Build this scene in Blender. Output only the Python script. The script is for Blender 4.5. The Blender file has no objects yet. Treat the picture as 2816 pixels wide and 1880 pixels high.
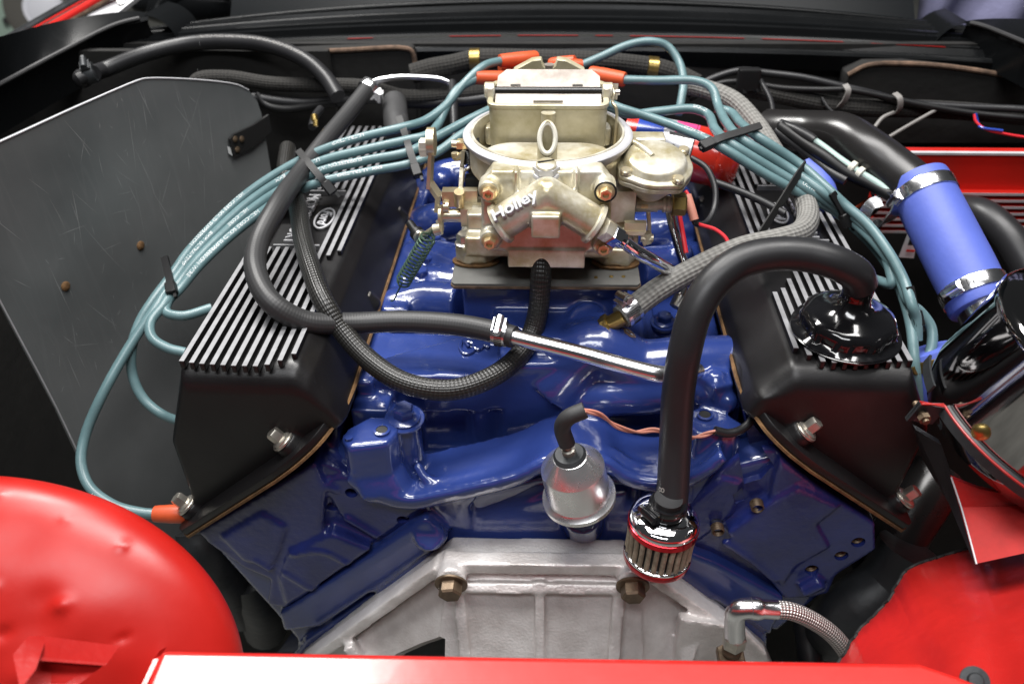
import bpy, bmesh, math, random
from mathutils import Vector as V, Matrix, noise
from math import pi, sin, cos, radians

# ---------------------------------------------------------------- camera, world, lamps, exposure
C = bpy.context.scene.collection
SC = bpy.context.scene
S = 0.01                                   # every length below is written in centimetres
cam = bpy.data.cameras.new('camera'); cam_ob = bpy.data.objects.new('camera', cam); C.objects.link(cam_ob)
_cr = ((0.99860752, -0.01837187, 0.04945186), (0.05082472, 0.58625496, -0.80853075), (-0.01413718, 0.80991827, 0.58637236))
_m = Matrix(_cr).to_4x4(); _m.translation = V((0.72345, -61.94395, 109.52475)) * S
cam_ob.matrix_world = _m
cam.sensor_width = 22.3; cam.lens = 18.0; cam.clip_start = 0.02; cam.clip_end = 60
cam.dof.use_dof = True; cam.dof.focus_distance = 0.60; cam.dof.aperture_fstop = 4.5
SC.camera = cam_ob
w = bpy.data.worlds.new('World'); SC.world = w; w.use_nodes = True
bg = w.node_tree.nodes['Background']; bg.inputs[0].default_value = (0.92, 0.96, 1.0, 1); bg.inputs[1].default_value = 0.042
SC.view_settings.view_transform = 'Standard'; SC.view_settings.look = 'None'
SC.view_settings.exposure = 0.0; SC.view_settings.gamma = 1.0

def area(name, loc, target, sx, sy, power, col=(1, 1, 1)):
    l = bpy.data.lights.new(name, 'AREA'); l.shape = 'RECTANGLE'; l.size = sx * S; l.size_y = sy * S
    l.energy = power; l.color = col
    o = bpy.data.objects.new(name, l); C.objects.link(o)
    o.location = V(loc) * S
    o.rotation_euler = (V(target) - V(loc)).to_track_quat('-Z', 'Y').to_euler()
    return o
area('ceiling_lamp', (-82, 74, 245), (-82, 70, 0), 72, 34, 46, (1, 0.98, 0.95))
area('ceiling_lamp', (10, 0, 250), (10, -4, 0), 150, 62, 54, (1, 0.98, 0.96))
area('ceiling_lamp', (-20, -110, 240), (-5, -20, 70), 130, 30, 18, (0.97, 0.98, 1))

# ---------------------------------------------------------------- materials
def lk(nt, a, b): nt.links.new(a, b)
def mat(name, col, rough=0.5, metal=0.0, coat=0.0, coat_rough=0.05, var=0.0, vscale=8.0, col2=None, bump=0.0,
        bscale=60.0, rvar=0.0, spec=0.5, dist=0.002, emit=None):
    m = bpy.data.materials.new(name); m.use_nodes = True; nt = m.node_tree; N = nt.nodes
    p = N['Principled BSDF']
    p.inputs['Base Color'].default_value = (*col, 1); p.inputs['Roughness'].default_value = rough
    p.inputs['Metallic'].default_value = metal; p.inputs['Coat Weight'].default_value = coat
    p.inputs['Coat Roughness'].default_value = coat_rough; p.inputs['Specular IOR Level'].default_value = spec
    tc = N.new('ShaderNodeTexCoord')
    if var > 0 or col2 or rvar > 0:
        n = N.new('ShaderNodeTexNoise'); n.inputs['Scale'].default_value = vscale; n.inputs['Detail'].default_value = 6
        n.inputs['Roughness'].default_value = 0.62
        lk(nt, tc.outputs['Object'], n.inputs['Vector'])
        if var > 0 or col2:
            r = N.new('ShaderNodeValToRGB'); r.color_ramp.elements[0].position = 0.36; r.color_ramp.elements[1].position = 0.68
            c2 = col2 or tuple(min(1, c * (1 + var)) for c in col)
            c1 = col if col2 else tuple(c * (1 - var) for c in col)
            r.color_ramp.elements[0].color = (*c1, 1); r.color_ramp.elements[1].color = (*c2, 1)
            lk(nt, n.outputs['Fac'], r.inputs['Fac']); lk(nt, r.outputs['Color'], p.inputs['Base Color'])
        if rvar > 0:
            q = N.new('ShaderNodeMapRange'); q.inputs['From Min'].default_value = 0.3; q.inputs['From Max'].default_value = 0.7
            q.inputs['To Min'].default_value = max(0, rough - rvar); q.inputs['To Max'].default_value = min(1, rough + rvar)
            lk(nt, n.outputs['Fac'], q.inputs['Value']); lk(nt, q.outputs['Result'], p.inputs['Roughness'])
    if bump > 0:
        n2 = N.new('ShaderNodeTexNoise'); n2.inputs['Scale'].default_value = bscale; n2.inputs['Detail'].default_value = 4
        lk(nt, tc.outputs['Object'], n2.inputs['Vector'])
        b = N.new('ShaderNodeBump'); b.inputs['Strength'].default_value = bump; b.inputs['Distance'].default_value = dist
        lk(nt, n2.outputs['Fac'], b.inputs['Height']); lk(nt, b.outputs['Normal'], p.inputs['Normal'])
        if coat > 0: lk(nt, b.outputs['Normal'], p.inputs['Coat Normal'])
    if emit:
        p.inputs['Emission Color'].default_value = (*emit[0], 1); p.inputs['Emission Strength'].default_value = emit[1]
    return m

def uvbraid(name, c_lo, c_hi, rough, nu, nv, strength, metal=0.0, fuzz=0.0, dist=0.0012):
    """crossed diagonal strands wound round a hose; UV is (length in cm, turn 0..1)"""
    m = bpy.data.materials.new(name); m.use_nodes = True; nt = m.node_tree; N = nt.nodes; p = N['Principled BSDF']
    p.inputs['Roughness'].default_value = rough; p.inputs['Metallic'].default_value = metal
    uv = N.new('ShaderNodeUVMap'); sp = N.new('ShaderNodeSeparateXYZ'); lk(nt, uv.outputs['UV'], sp.inputs[0])
    def mm(op, a, b=None):
        x = N.new('ShaderNodeMath'); x.operation = op
        for i, v in enumerate((a, b)):
            if v is None: continue
            if isinstance(v, (int, float)): x.inputs[i].default_value = v
            else: lk(nt, v, x.inputs[i])
        return x.outputs[0]
    u = mm('MULTIPLY', sp.outputs['X'], nu * 2 * pi); v = mm('MULTIPLY', sp.outputs['Y'], nv * 2 * pi)
    a = mm('SINE', mm('ADD', u, v)); b = mm('SINE', mm('SUBTRACT', u, v))
    h = mm('MULTIPLY', mm('ADD', mm('MULTIPLY', a, b), 1.0), 0.5)
    if fuzz > 0:
        tc = N.new('ShaderNodeTexCoord'); n = N.new('ShaderNodeTexNoise'); n.inputs['Scale'].default_value = 260
        n.inputs['Detail'].default_value = 5; lk(nt, tc.outputs['Object'], n.inputs['Vector'])
        h = mm('ADD', mm('MULTIPLY', h, 1 - fuzz), mm('MULTIPLY', n.outputs['Fac'], fuzz))
    r = N.new('ShaderNodeValToRGB'); r.color_ramp.elements[0].color = (*c_lo, 1); r.color_ramp.elements[1].color = (*c_hi, 1)
    r.color_ramp.elements[0].position = 0.15; r.color_ramp.elements[1].position = 0.85
    lk(nt, h, r.inputs['Fac']); lk(nt, r.outputs['Color'], p.inputs['Base Color'])
    bp = N.new('ShaderNodeBump'); bp.inputs['Strength'].default_value = strength; bp.inputs['Distance'].default_value = dist
    lk(nt, h, bp.inputs['Height']); lk(nt, bp.outputs['Normal'], p.inputs['Normal'])
    return m

def scratched(name):
    """dull dark sheet metal with long fine scratches in several directions and dusty clouds"""
    m = bpy.data.materials.new(name); m.use_nodes = True; nt = m.node_tree; N = nt.nodes; p = N['Principled BSDF']
    tc = N.new('ShaderNodeTexCoord')
    def noise_at(scale, rot, sc, det=3):
        mp = N.new('ShaderNodeMapping'); mp.inputs['Rotation'].default_value = rot; mp.inputs['Scale'].default_value = sc
        lk(nt, tc.outputs['Object'], mp.inputs['Vector'])
        n = N.new('ShaderNodeTexNoise'); n.inputs['Scale'].default_value = scale; n.inputs['Detail'].default_value = det
        lk(nt, mp.outputs[0], n.inputs['Vector']); return n.outputs['Fac']
    def rng(x, a, b, c, d):
        q = N.new('ShaderNodeMapRange'); q.clamp = True
        for k, v in zip(('From Min', 'From Max', 'To Min', 'To Max'), (a, b, c, d)): q.inputs[k].default_value = v
        lk(nt, x, q.inputs['Value']); return q.outputs['Result']
    def mx(op, a, b):
        x = N.new('ShaderNodeMath'); x.operation = op
        for i, v in enumerate((a, b)):
            if isinstance(v, (int, float)): x.inputs[i].default_value = v
            else: lk(nt, v, x.inputs[i])
        return x.outputs[0]
    # scratches as thin bands where a stretched noise crosses its middle value
    tot = None
    for i, (ang, k) in enumerate(((0.10, 34), (0.62, 30), (-0.45, 34), (1.25, 26), (-0.9, 30))):
        f = noise_at(1.0, (ang, ang * 0.5, 0.0), (k * .3, k, 2.2), 2)
        ln = rng(mx('ABSOLUTE', mx('SUBTRACT', f, 0.5), 0), 0.0, 0.012, 1.0, 0.0)
        msk = rng(noise_at(7.0, (i, i * 2, 0), (1, 1, 1), 2), 0.50, 0.62, 0.0, 1.0)
        ln = mx('MULTIPLY', ln, msk)
        tot = ln if tot is None else mx('MAXIMUM', tot, ln)
    cloud = noise_at(5.0, (0, 0, 0), (1, 1, 1), 12)
    base = N.new('ShaderNodeValToRGB')
    base.color_ramp.elements[0].position = 0.22; base.color_ramp.elements[0].color = (0.085, 0.094, 0.096, 1)
    base.color_ramp.elements[1].position = 0.80; base.color_ramp.elements[1].color = (0.27, 0.28, 0.28, 1)
    lk(nt, cloud, base.inputs['Fac'])
    mix = N.new('ShaderNodeMix'); mix.data_type = 'RGBA'
    lk(nt, mx('MULTIPLY', tot, 0.05), mix.inputs['Factor']); lk(nt, base.outputs['Color'], mix.inputs['A'])
    mix.inputs['B'].default_value = (0.42, 0.43, 0.43, 1)
    lk(nt, mix.outputs['Result'], p.inputs['Base Color'])
    p.inputs['Metallic'].default_value = 0.15
    lk(nt, rng(cloud, 0.3, 0.75, 0.36, 0.58), p.inputs['Roughness'])
    return m

M = dict(
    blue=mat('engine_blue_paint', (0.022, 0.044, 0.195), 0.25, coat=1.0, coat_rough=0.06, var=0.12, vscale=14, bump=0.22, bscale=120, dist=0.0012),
    blue_dark=mat('engine_blue_paint_sooty', (0.017, 0.028, 0.155), 0.30, coat=0.5, coat_rough=0.15, var=0.25, vscale=20, bump=0.35, bscale=150),  # darker copy of the engine blue, shade on the heads put into the colour
    black_satin=mat('black_satin_powder_coat', (0.0065, 0.0060, 0.0066), 0.40, spec=0.45, bump=0.14, bscale=800, rvar=0.06, vscale=30, dist=0.0006),
    black_gloss=mat('black_gloss_paint', (0.006, 0.006, 0.007), 0.12, coat=0.6, rvar=0.05, vscale=25),
    matt_black=mat('matt_black_strap', (0.006, 0.006, 0.006), 0.7),
    satin_ali=mat('satin_spun_aluminium', (0.94, 0.94, 0.95), 0.27, metal=0.92, rvar=0.08, vscale=25),
    zinc_stained=mat('stained_olive_casting', (0.36, 0.32, 0.19), 0.40, metal=0.25, col2=(0.62, 0.58, 0.45), vscale=26, bump=0.1, bscale=380, dist=0.0006),
    black_panel=mat('black_body_paint', (0.005, 0.0055, 0.006), 0.26, spec=0.14, rvar=0.08, vscale=9),
    insul=mat('black_insulation_board', (0.006, 0.0055, 0.005), 0.8, var=0.4, vscale=22, bump=0.3, bscale=90),
    board_edge=mat('brown_board_edge', (0.12, 0.075, 0.05), 0.9, var=0.5, vscale=60, bump=0.4, bscale=200),
    rubber=mat('black_rubber', (0.016, 0.016, 0.0175), 0.40, spec=0.42, rvar=0.06, vscale=40, bump=0.06, bscale=500, dist=0.0005),
    rubber_matt=mat('worn_black_rubber', (0.030, 0.030, 0.031), 0.60, var=0.2, vscale=60, bump=0.15, bscale=400, dist=0.0006),
    plastic=mat('black_plastic', (0.008, 0.008, 0.0085), 0.45, spec=0.35),
    fin=mat('machined_fin_tops', (0.25, 0.25, 0.26), 0.48, metal=0.15, var=0.12, vscale=90, rvar=0.1),
    chrome=mat('chrome', (0.88, 0.88, 0.90), 0.05, metal=1.0), dark_chrome=mat('smoked_chrome', (0.34, 0.33, 0.33), 0.06, metal=1.0),  # dark_chrome: tank chrome with its dark reflections put into the colour
    steel=mat('zinc_plated_steel', (0.62, 0.60, 0.56), 0.28, metal=0.9, var=0.15, vscale=80),
    cast=mat('cast_aluminium', (0.58, 0.545, 0.525), 0.42, metal=0.35, col2=(0.88, 0.86, 0.845), vscale=22, bump=0.55, bscale=480, dist=0.0010),
    polished=mat('polished_aluminium', (0.88, 0.88, 0.90), 0.22, metal=1.0, rvar=0.06, vscale=30),
    gold=mat('dichromate_plating', (0.62, 0.52, 0.32), 0.32, metal=0.75, col2=(0.70, 0.66, 0.55), vscale=35, bump=0.12, bscale=260),
    zinc=mat('carburettor_zinc_casting', (0.40, 0.34, 0.185), 0.34, metal=0.45, col2=(0.78, 0.76, 0.68), vscale=34, bump=0.16, bscale=380, rvar=0.08, dist=0.0006),
    ring=mat('grey_gasket_ring', (0.50, 0.50, 0.52), 0.5, metal=0.2, var=0.1, vscale=40),
    plate=mat('stained_choke_plate', (0.24, 0.205, 0.18), 0.4, metal=0.5, col2=(0.46, 0.42, 0.38), vscale=40),
    brass=mat('brass', (0.33, 0.235, 0.08), 0.3, metal=0.9, var=0.25, vscale=60),
    bolt_gold=mat('gold_passivated_screw', (0.78, 0.62, 0.36), 0.3, metal=0.7, var=0.2, vscale=100),
    rust=mat('rusty_bronze_bolt', (0.16, 0.115, 0.075), 0.45, metal=0.6, var=0.35, vscale=90),
    nickel=mat('dull_nickel_bolt', (0.55, 0.52, 0.46), 0.33, metal=0.85, var=0.2, vscale=90),
    cork=mat('cork_gasket', (0.17, 0.09, 0.035), 0.85, var=0.4, vscale=120, bump=0.4, bscale=300),
    card=mat('grey_fibre_gasket', (0.115, 0.115, 0.108), 0.6, var=0.2, vscale=25),
    red=mat('red_body_paint', (0.58, 0.016, 0.012), 0.36, coat=0.45, coat_rough=0.16, var=0.08, vscale=8, bump=0.10, bscale=55, dist=0.0015),
    red_matt=mat('red_primer_coat', (0.36, 0.012, 0.010), 0.6, spec=0.25, var=0.2, vscale=30, bump=0.2, bscale=90),
    red_fender=mat('red_satin_paint', (0.44, 0.013, 0.009), 0.36, spec=0.5, var=0.10, vscale=7, bump=0.08, bscale=40, dist=0.002, rvar=0.08),
    red_dull=mat('red_brushed_paint', (0.38, 0.011, 0.009), 0.36, spec=0.45, coat=0.25, coat_rough=0.2, var=0.18, vscale=9, bump=0.35, bscale=70, dist=0.002),
    redbox=mat('red_anodised_box', (0.55, 0.02, 0.012), 0.30, metal=0.25),
    orange=mat('orange_silicone_boot', (0.58, 0.085, 0.025), 0.45, var=0.08, vscale=60),
    teal=mat('teal_silicone_wire', (0.115, 0.195, 0.208), 0.33, var=0.10, vscale=50, rvar=0.06),
    silicone=mat('blue_silicone_hose', (0.085, 0.125, 0.47), 0.52, var=0.06, vscale=30, bump=0.08, bscale=200),
    white=mat('white_print', (0.70, 0.72, 0.72), 0.6),
    pink=mat('pink_wire', (0.60, 0.25, 0.18), 0.5), redwire=mat('red_wire', (0.60, 0.02, 0.03), 0.4),
    nylon=mat('ivory_nylon', (0.62, 0.60, 0.52), 0.5), tiegrey=mat('grey_nylon_tie', (0.20, 0.19, 0.18), 0.5),
    greenwire=mat('green_spring_steel', (0.07, 0.12, 0.085), 0.35, metal=0.5),
    whitewire=mat('mint_white_conduit', (0.34, 0.45, 0.42), 0.4),
    can_blue=mat('coil_blue', (0.02, 0.06, 0.36), 0.25, coat=0.5), can_red=mat('coil_red', (0.62, 0.03, 0.015), 0.25, coat=0.5),
    can_silver=mat('coil_silver', (0.55, 0.55, 0.57), 0.3, metal=0.4), can_pink=mat('coil_pink', (0.75, 0.06, 0.22), 0.4),
    concrete=mat('garage_concrete', (0.22, 0.22, 0.20), 0.75, var=0.2, vscale=4, bump=0.2, bscale=40),
    pleat=mat('cotton_gauze_filter', (0.30, 0.26, 0.19), 0.8, var=0.35, vscale=120, bump=0.4, bscale=300),
    redchrome=mat('red_chrome_band', (0.62, 0.02, 0.03), 0.12, metal=0.85),
    dark_iron=mat('sooty_iron', (0.030, 0.033, 0.036), 0.5, metal=0.3, var=0.4, vscale=18, bump=0.3, bscale=90),
    black_pipe=mat('black_painted_pipe', (0.014, 0.013, 0.013), 0.27, rvar=0.08, vscale=12),
    glass_dark=mat('dark_window_glass', (0.003, 0.004, 0.005), 0.3, spec=0.08),
    denim=mat('grey_blue_cloth', (0.17, 0.17, 0.28), 0.9, var=0.15, vscale=20, bump=0.2, bscale=300),
    mint=mat('mint_panel', (0.50, 0.66, 0.56), 0.6), tyre=mat('dusty_tyre', (0.10, 0.095, 0.085), 0.8), hubcap=mat('white_hubcap', (0.82, 0.83, 0.90), 0.25),
    ink=mat('black_ink', (0.01, 0.01, 0.01), 0.6),  # print black, also painted as the dark inside holes and the throat
    hose_braid=uvbraid('black_braided_rubber', (0.010, 0.010, 0.0095), (0.027, 0.026, 0.024), 0.33, 1.7, 13, 0.5, dist=0.0008),
    hose_rib=uvbraid('black_fuel_hose', (0.026, 0.026, 0.027), (0.030, 0.030, 0.031), 0.47, 2.2, 9, 0.16, dist=0.0006),
    cloth=uvbraid('grey_woven_hose_cover', (0.10, 0.097, 0.090), (0.26, 0.255, 0.24), 0.9, 0.95, 9, 1.0, fuzz=0.55, dist=0.0018),
    cloth_dark=uvbraid('dark_woven_hose_cover', (0.010, 0.0095, 0.009), (0.030, 0.028, 0.025), 0.9, 1.2, 9, 1.0, fuzz=0.5),
    steel_braid=uvbraid('stainless_braid', (0.20, 0.18, 0.17), (0.74, 0.70, 0.68), 0.34, 2.6, 9, 0.8, metal=0.7),
    scuff=mat('bare_metal_scuff', (0.40, 0.41, 0.41), 0.5),
    scratched=scratched('scratched_dull_sheet'),
)

# ---------------------------------------------------------------- mesh helpers (centimetres in, metres out)
def perp(a):
    a = V(a).normalized(); t = V((0, 0, 1)) if abs(a.z) < 0.9 else V((1, 0, 0))
    u = a.cross(t).normalized(); return u, a.cross(u).normalized()
def spline(pts, n=8, closed=False):
    pts = [V(p) for p in pts]; k = len(pts); out = []
    if k == 2: return [pts[0].lerp(pts[1], i / n) for i in range(n + 1)]
    for i in range(k if closed else k - 1):
        p1, p2 = pts[i], pts[(i + 1) % k]
        p0 = pts[i - 1] if (i > 0 or closed) else p1 * 2 - p2
        p3 = pts[(i + 2) % k] if (i + 2 < k or closed) else p2 * 2 - p1
        # centripetal Catmull-Rom keeps unevenly spaced points from overshooting
        t0 = 0; t1 = t0 + max(1e-4, (p1 - p0).length ** .5); t2 = t1 + max(1e-4, (p2 - p1).length ** .5); t3 = t2 + max(1e-4, (p3 - p2).length ** .5)
        for j in range(n):
            t = t1 + (t2 - t1) * j / n
            a1 = p0.lerp(p1, (t - t0) / (t1 - t0)); a2 = p1.lerp(p2, (t - t1) / (t2 - t1)); a3 = p2.lerp(p3, (t - t2) / (t3 - t2))
            b1 = a1.lerp(a2, (t - t0) / (t2 - t0)); b2 = a2.lerp(a3, (t - t1) / (t3 - t1))
            out.append(b1.lerp(b2, (t - t1) / (t2 - t1)))
    if not closed: out.append(pts[-1])
    return out
def frames(path):
    fr = []; n = len(path)
    for i in range(n):
        t = (path[min(i + 1, n - 1)] - path[max(i - 1, 0)]).normalized()
        if i == 0: u, v = perp(t); u = v.cross(t).normalized() if abs(u.dot(t)) > 1e-3 else u
        else:
            u = (fr[-1][1] - t * fr[-1][1].dot(t)).normalized()
        v = t.cross(u).normalized(); fr.append((t, u, v))
    return fr

class B:
    def __init__(s): s.bev = False; s.bm = bmesh.new(); s.uv = s.bm.loops.layers.uv.new('UVMap')
    def face(s, vs, uvs=None):
        try: f = s.bm.faces.new(vs)
        except ValueError: return None
        f.smooth = True
        if uvs:
            for l, t in zip(f.loops, uvs): l[s.uv].uv = t
        return f
    def verts(s, pts): return [s.bm.verts.new(V(p)) for p in pts]
    def rings(s, rings, closed=True, cap=True, uvs=None):
        R = [s.verts(r) for r in rings]; n = len(R[0])
        for i in range(len(R) - 1):
            for j in range(n if closed else n - 1):
                k = (j + 1) % n
                uv = None
                if uvs: uv = [(uvs[i], j / n), (uvs[i], (j + 1) / n), (uvs[i + 1], (j + 1) / n), (uvs[i + 1], j / n)]
                s.face([R[i][j], R[i][k], R[i + 1][k], R[i + 1][j]], uv)
        if cap and closed:
            s.face(R[0][::-1]); s.face(R[-1])
        return R
    def tube(s, pts, r, seg=14, n=8, raw=False, cap=True, sy=1.0):
        path = [V(p) for p in pts] if raw else spline(pts, n)
        fr = frames(path); L = [0]
        for i in range(1, len(path)): L.append(L[-1] + (path[i] - path[i - 1]).length)
        rs = []
        for i, (p, (t, u, v)) in enumerate(zip(path, fr)):
            rr = r(L[i] / L[-1]) if callable(r) else r
            rs.append([p + (u * cos(2 * pi * j / seg) + v * sin(2 * pi * j / seg) * sy) * rr for j in range(seg)])
        s.rings(rs, uvs=L, cap=cap); return s
    def cyl(s, a, b, r, r2=None, seg=24):
        a, b = V(a), V(b); u, v = perp(b - a); r2 = r if r2 is None else r2
        s.rings([[q + (u * cos(2 * pi * j / seg) + v * sin(2 * pi * j / seg)) * k for j in range(seg)] for q, k in ((a, r), (b, r2))], uvs=[0, (b - a).length])
        return s
    def lathe(s, o, ax, prof, seg=32, cap=True, flute=None):
        o = V(o); ax = V(ax).normalized(); u, v = perp(ax); rs = []
        for r, h in prof:
            ring = []
            for j in range(seg):
                a = 2 * pi * j / seg; rr = r * (flute(a, h) if flute else 1)
                ring.append(o + ax * h + (u * cos(a) + v * sin(a)) * max(rr, 1e-3))
            rs.append(ring)
        s.rings(rs, cap=cap, uvs=[h for r, h in prof]); return s
    def prism(s, outline, vec):
        a = [V(p) for p in outline]; b = [p + V(vec) for p in a]
        s.rings([a, b]); return s
    def box(s, c, size, rot=None):
        c = V(c); h = V(size) / 2; R_ = rot if rot else Matrix.Identity(3)
        q = [c + R_ @ V((x * h.x, y * h.y, z * h.z)) for x, y, z in ((-1, -1, -1), (1, -1, -1), (1, 1, -1), (-1, 1, -1), (-1, -1, 1), (1, -1, 1), (1, 1, 1), (-1, 1, 1))]
        s.rings([q[:4], q[4:]]); return s
    def bar(s, a, b, w, h, up=(0, 0, 1)):
        a, b = V(a), V(b); t = (b - a).normalized(); x = t.cross(V(up)).normalized(); y = x.cross(t)
        sec = lambda p: [p + x * (i * w / 2) + y * (j * h / 2) for i, j in ((-1, -1), (1, -1), (1, 1), (-1, 1))]
        s.rings([sec(a), sec(b)]); return s
    def ribbon(s, pts, w, th, up, n=6):
        """flat strap following a path; up = the direction its broad face looks to (vector or list)"""
        path = spline(pts, n); rs = []; m = len(path)
        for i, p in enumerate(path):
            t = (path[min(i + 1, m - 1)] - path[max(i - 1, 0)]).normalized()
            uu = V(up(i / (m - 1))) if callable(up) else V(up)
            x = t.cross(uu).normalized(); y = x.cross(t)
            rs.append([p + x * (i_ * w / 2) + y * (j_ * th / 2) for i_, j_ in ((-1, -1), (1, -1), (1, 1), (-1, 1))])
        s.rings(rs); return s
    def sphere(s, c, r, seg=20, sc=(1, 1, 1)):
        c = V(c); k = seg // 2
        for_r = [[c + V((sin(pi * i / k) * cos(2 * pi * j / seg) * sc[0], sin(pi * i / k) * sin(2 * pi * j / seg) * sc[1], -cos(pi * i / k) * sc[2])) * r for j in range(seg)] for i in range(1, k)]
        s.rings(for_r); return s
    def grid(s, rows):
        s.rings(rows, closed=False, cap=False); return s
    def bevel(s, wd, seg=2, ang=40):
        s.bm.normal_update(); s.bev = True
        es = [e for e in s.bm.edges if len(e.link_faces) == 2 and e.calc_face_angle(0) > radians(ang)]
        bmesh.ops.bevel(s.bm, geom=es, offset=wd, segments=seg, profile=0.5, affect='EDGES', clamp_overlap=True); return s
    def mesh(s, name, m, off=V((0, 0, 0)), ang=42):
        bm = s.bm
        bmesh.ops.recalc_face_normals(bm, faces=bm.faces)
        for f in bm.faces: f.smooth = True
        for e in bm.edges:
            if len(e.link_faces) == 2 and e.calc_face_angle(0) > radians(ang): e.smooth = False
        for v in bm.verts: v.co = (v.co - off) * S
        me = bpy.data.meshes.new(name); bm.to_mesh(me); bm.free()
        if m: me.materials.append(m)
        return me

def tag(o, label=None, cat=None, group=None, kind=None):
    for k, v in (('label', label), ('category', cat), ('group', group), ('kind', kind)):
        if v: o[k] = v
    return o
def thing(name, loc, label, cat, group=None):
    o = bpy.data.objects.new(name, None); o.empty_display_size = 0.03; C.objects.link(o); o.location = V(loc) * S
    return tag(o, label, cat, group)
def wloc(o):
    l = V((0, 0, 0))
    while o is not None: l += o.location; o = o.parent
    return l / S
def obj(name, b, m, parent=None, label=None, cat=None, group=None, kind=None, ang=42, at=None):
    """one mesh object; b holds world centimetres.  A child keeps its own origin at the middle of its shape."""
    lo = V([min(v.co[i] for v in b.bm.verts) for i in range(3)]); hi = V([max(v.co[i] for v in b.bm.verts) for i in range(3)])
    c = (lo + hi) / 2
    if parent is None: c.z = lo.z
    if at is not None: c = V(at)
    bev = b.bev; me = b.mesh(name, m, c, ang); o = bpy.data.objects.new(name, me); C.objects.link(o)
    if bev: wn = o.modifiers.new('flat_faces', 'WEIGHTED_NORMAL'); wn.keep_sharp = True
    if parent is not None: o.parent = parent; o.location = (c - wloc(parent)) * S
    else: o.location = c * S
    return tag(o, label, cat, group, kind)
def inst(name, me, loc, axis, parent, spin=0.0, scale=1.0, label=None):
    """another copy of a small mesh modelled on the z axis, pointed along axis"""
    o = bpy.data.objects.new(name, me); C.objects.link(o); o.parent = parent
    o.location = (V(loc) - wloc(parent)) * S
    q = V(axis).to_track_quat('Z', 'Y')
    o.rotation_mode = 'QUATERNION'; o.rotation_quaternion = q @ Matrix.Rotation(spin, 3, 'Z').to_quaternion(); o.scale = (scale,) * 3
    if label: o['label'] = label
    return o
def fuse(name, b, m, parent, voxel, smooth=8, fac=0.5, cat=None, label=None, ang=60, cuts=None):
    """melt overlapping solids into one casting with filleted joints"""
    bmesh.ops.recalc_face_normals(b.bm, faces=b.bm.faces)
    o = obj('raw', b, None, None); off = V(o.location)
    a = o.modifiers.new('r', 'REMESH'); a.mode = 'VOXEL'; a.voxel_size = voxel * S
    q = o.modifiers.new('s', 'SMOOTH'); q.factor = fac; q.iterations = smooth
    dg = bpy.context.evaluated_depsgraph_get(); me = bpy.data.meshes.new_from_object(o.evaluated_get(dg))
    bpy.data.objects.remove(o); me.name = name
    me.polygons.foreach_set('use_smooth', [True] * len(me.polygons)); me.materials.clear(); me.materials.append(m)
    r = bpy.data.objects.new(name, me); C.objects.link(r)
    if cuts is not None:
        cm = bpy.data.objects.new('cutter', cuts.mesh('cutter', None)); C.objects.link(cm); r.location = off
        bo = r.modifiers.new('c', 'BOOLEAN'); bo.object = cm; bo.operation = 'DIFFERENCE'; bo.solver = 'FAST'
        bpy.context.view_layer.update(); dg = bpy.context.evaluated_depsgraph_get(); m2 = bpy.data.meshes.new_from_object(r.evaluated_get(dg))
        r.modifiers.clear(); r.data = m2; m2.name = name; m2.set_sharp_from_angle(angle=radians(50)); bpy.data.objects.remove(cm)
    if parent is not None: r.parent = parent; r.location = off - wloc(parent) * S
    else: r.location = off
    return tag(r, label, cat)

def hexbolt(name, r, h, m, flange=1.45, fh=0.25, washer=0.0, hollow=False):
    b = B(); z = 0
    if washer: b.lathe((0, 0, 0), (0, 0, 1), [(r * washer, 0), (r * washer, .14), (r * washer * .97, .18)], 24); z = .18
    if flange: b.lathe((0, 0, z), (0, 0, 1), [(r * flange, 0), (r * flange, fh * .5), (r * 1.02, fh)], 24); z += fh
    hx = lambda k, zz: [V((cos(pi / 3 * i) * r * k, sin(pi / 3 * i) * r * k, zz)) for i in range(6)]
    if hollow: b.rings([hx(1, z), hx(1, z + h * .85), hx(.9, z + h), hx(.55, z + h), hx(.5, z + h * .35)])
    else: b.rings([hx(1, z), hx(1, z + h * .82), hx(.86, z + h)])
    return b.mesh(name, m, ang=30)
def clamp_hose(parent, c, axis, r, up, m, name='hose_clamp', w=1.1):
    """worm-drive band with its screw housing, slots and screw head"""
    b = B(); ax = V(axis).normalized(); c = V(c); up = V(up); up = (up - ax * up.dot(ax)).normalized(); sd = ax.cross(up)
    b.lathe(c - ax * w / 2, ax, [(r, 0), (r + .10, 0.0), (r + .115, 0.04), (r + .115, w - .04), (r + .10, w), (r, w)], 32)
    sl = B()
    for i in range(-9, 10):
        a = i * .16 + .9; d = up * cos(a) + sd * sin(a); tq = up * -sin(a) + sd * cos(a)
        sl.bar(c + d * (r + .118) - tq * .04 - ax * w * .26, c + d * (r + .118) + ax * w * .26, .07, .03, d)
    o = obj(name, b, m, parent); obj('band_slots', sl, M['ink'], o)
    k = B(); k.cyl(c + up * (r + .42) - sd * .55, c + up * (r + .42) + sd * .65, .36, seg=16)
    k.bar(c + up * (r + .18) - sd * .6, c + up * (r + .18) + sd * .6, w * .9, .25, up)
    k.cyl(c + up * (r + .42) + sd * .6, c + up * (r + .42) + sd * 1.0, .30, seg=6)
    obj('clamp_screw', k, m, o)
    return o
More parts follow.
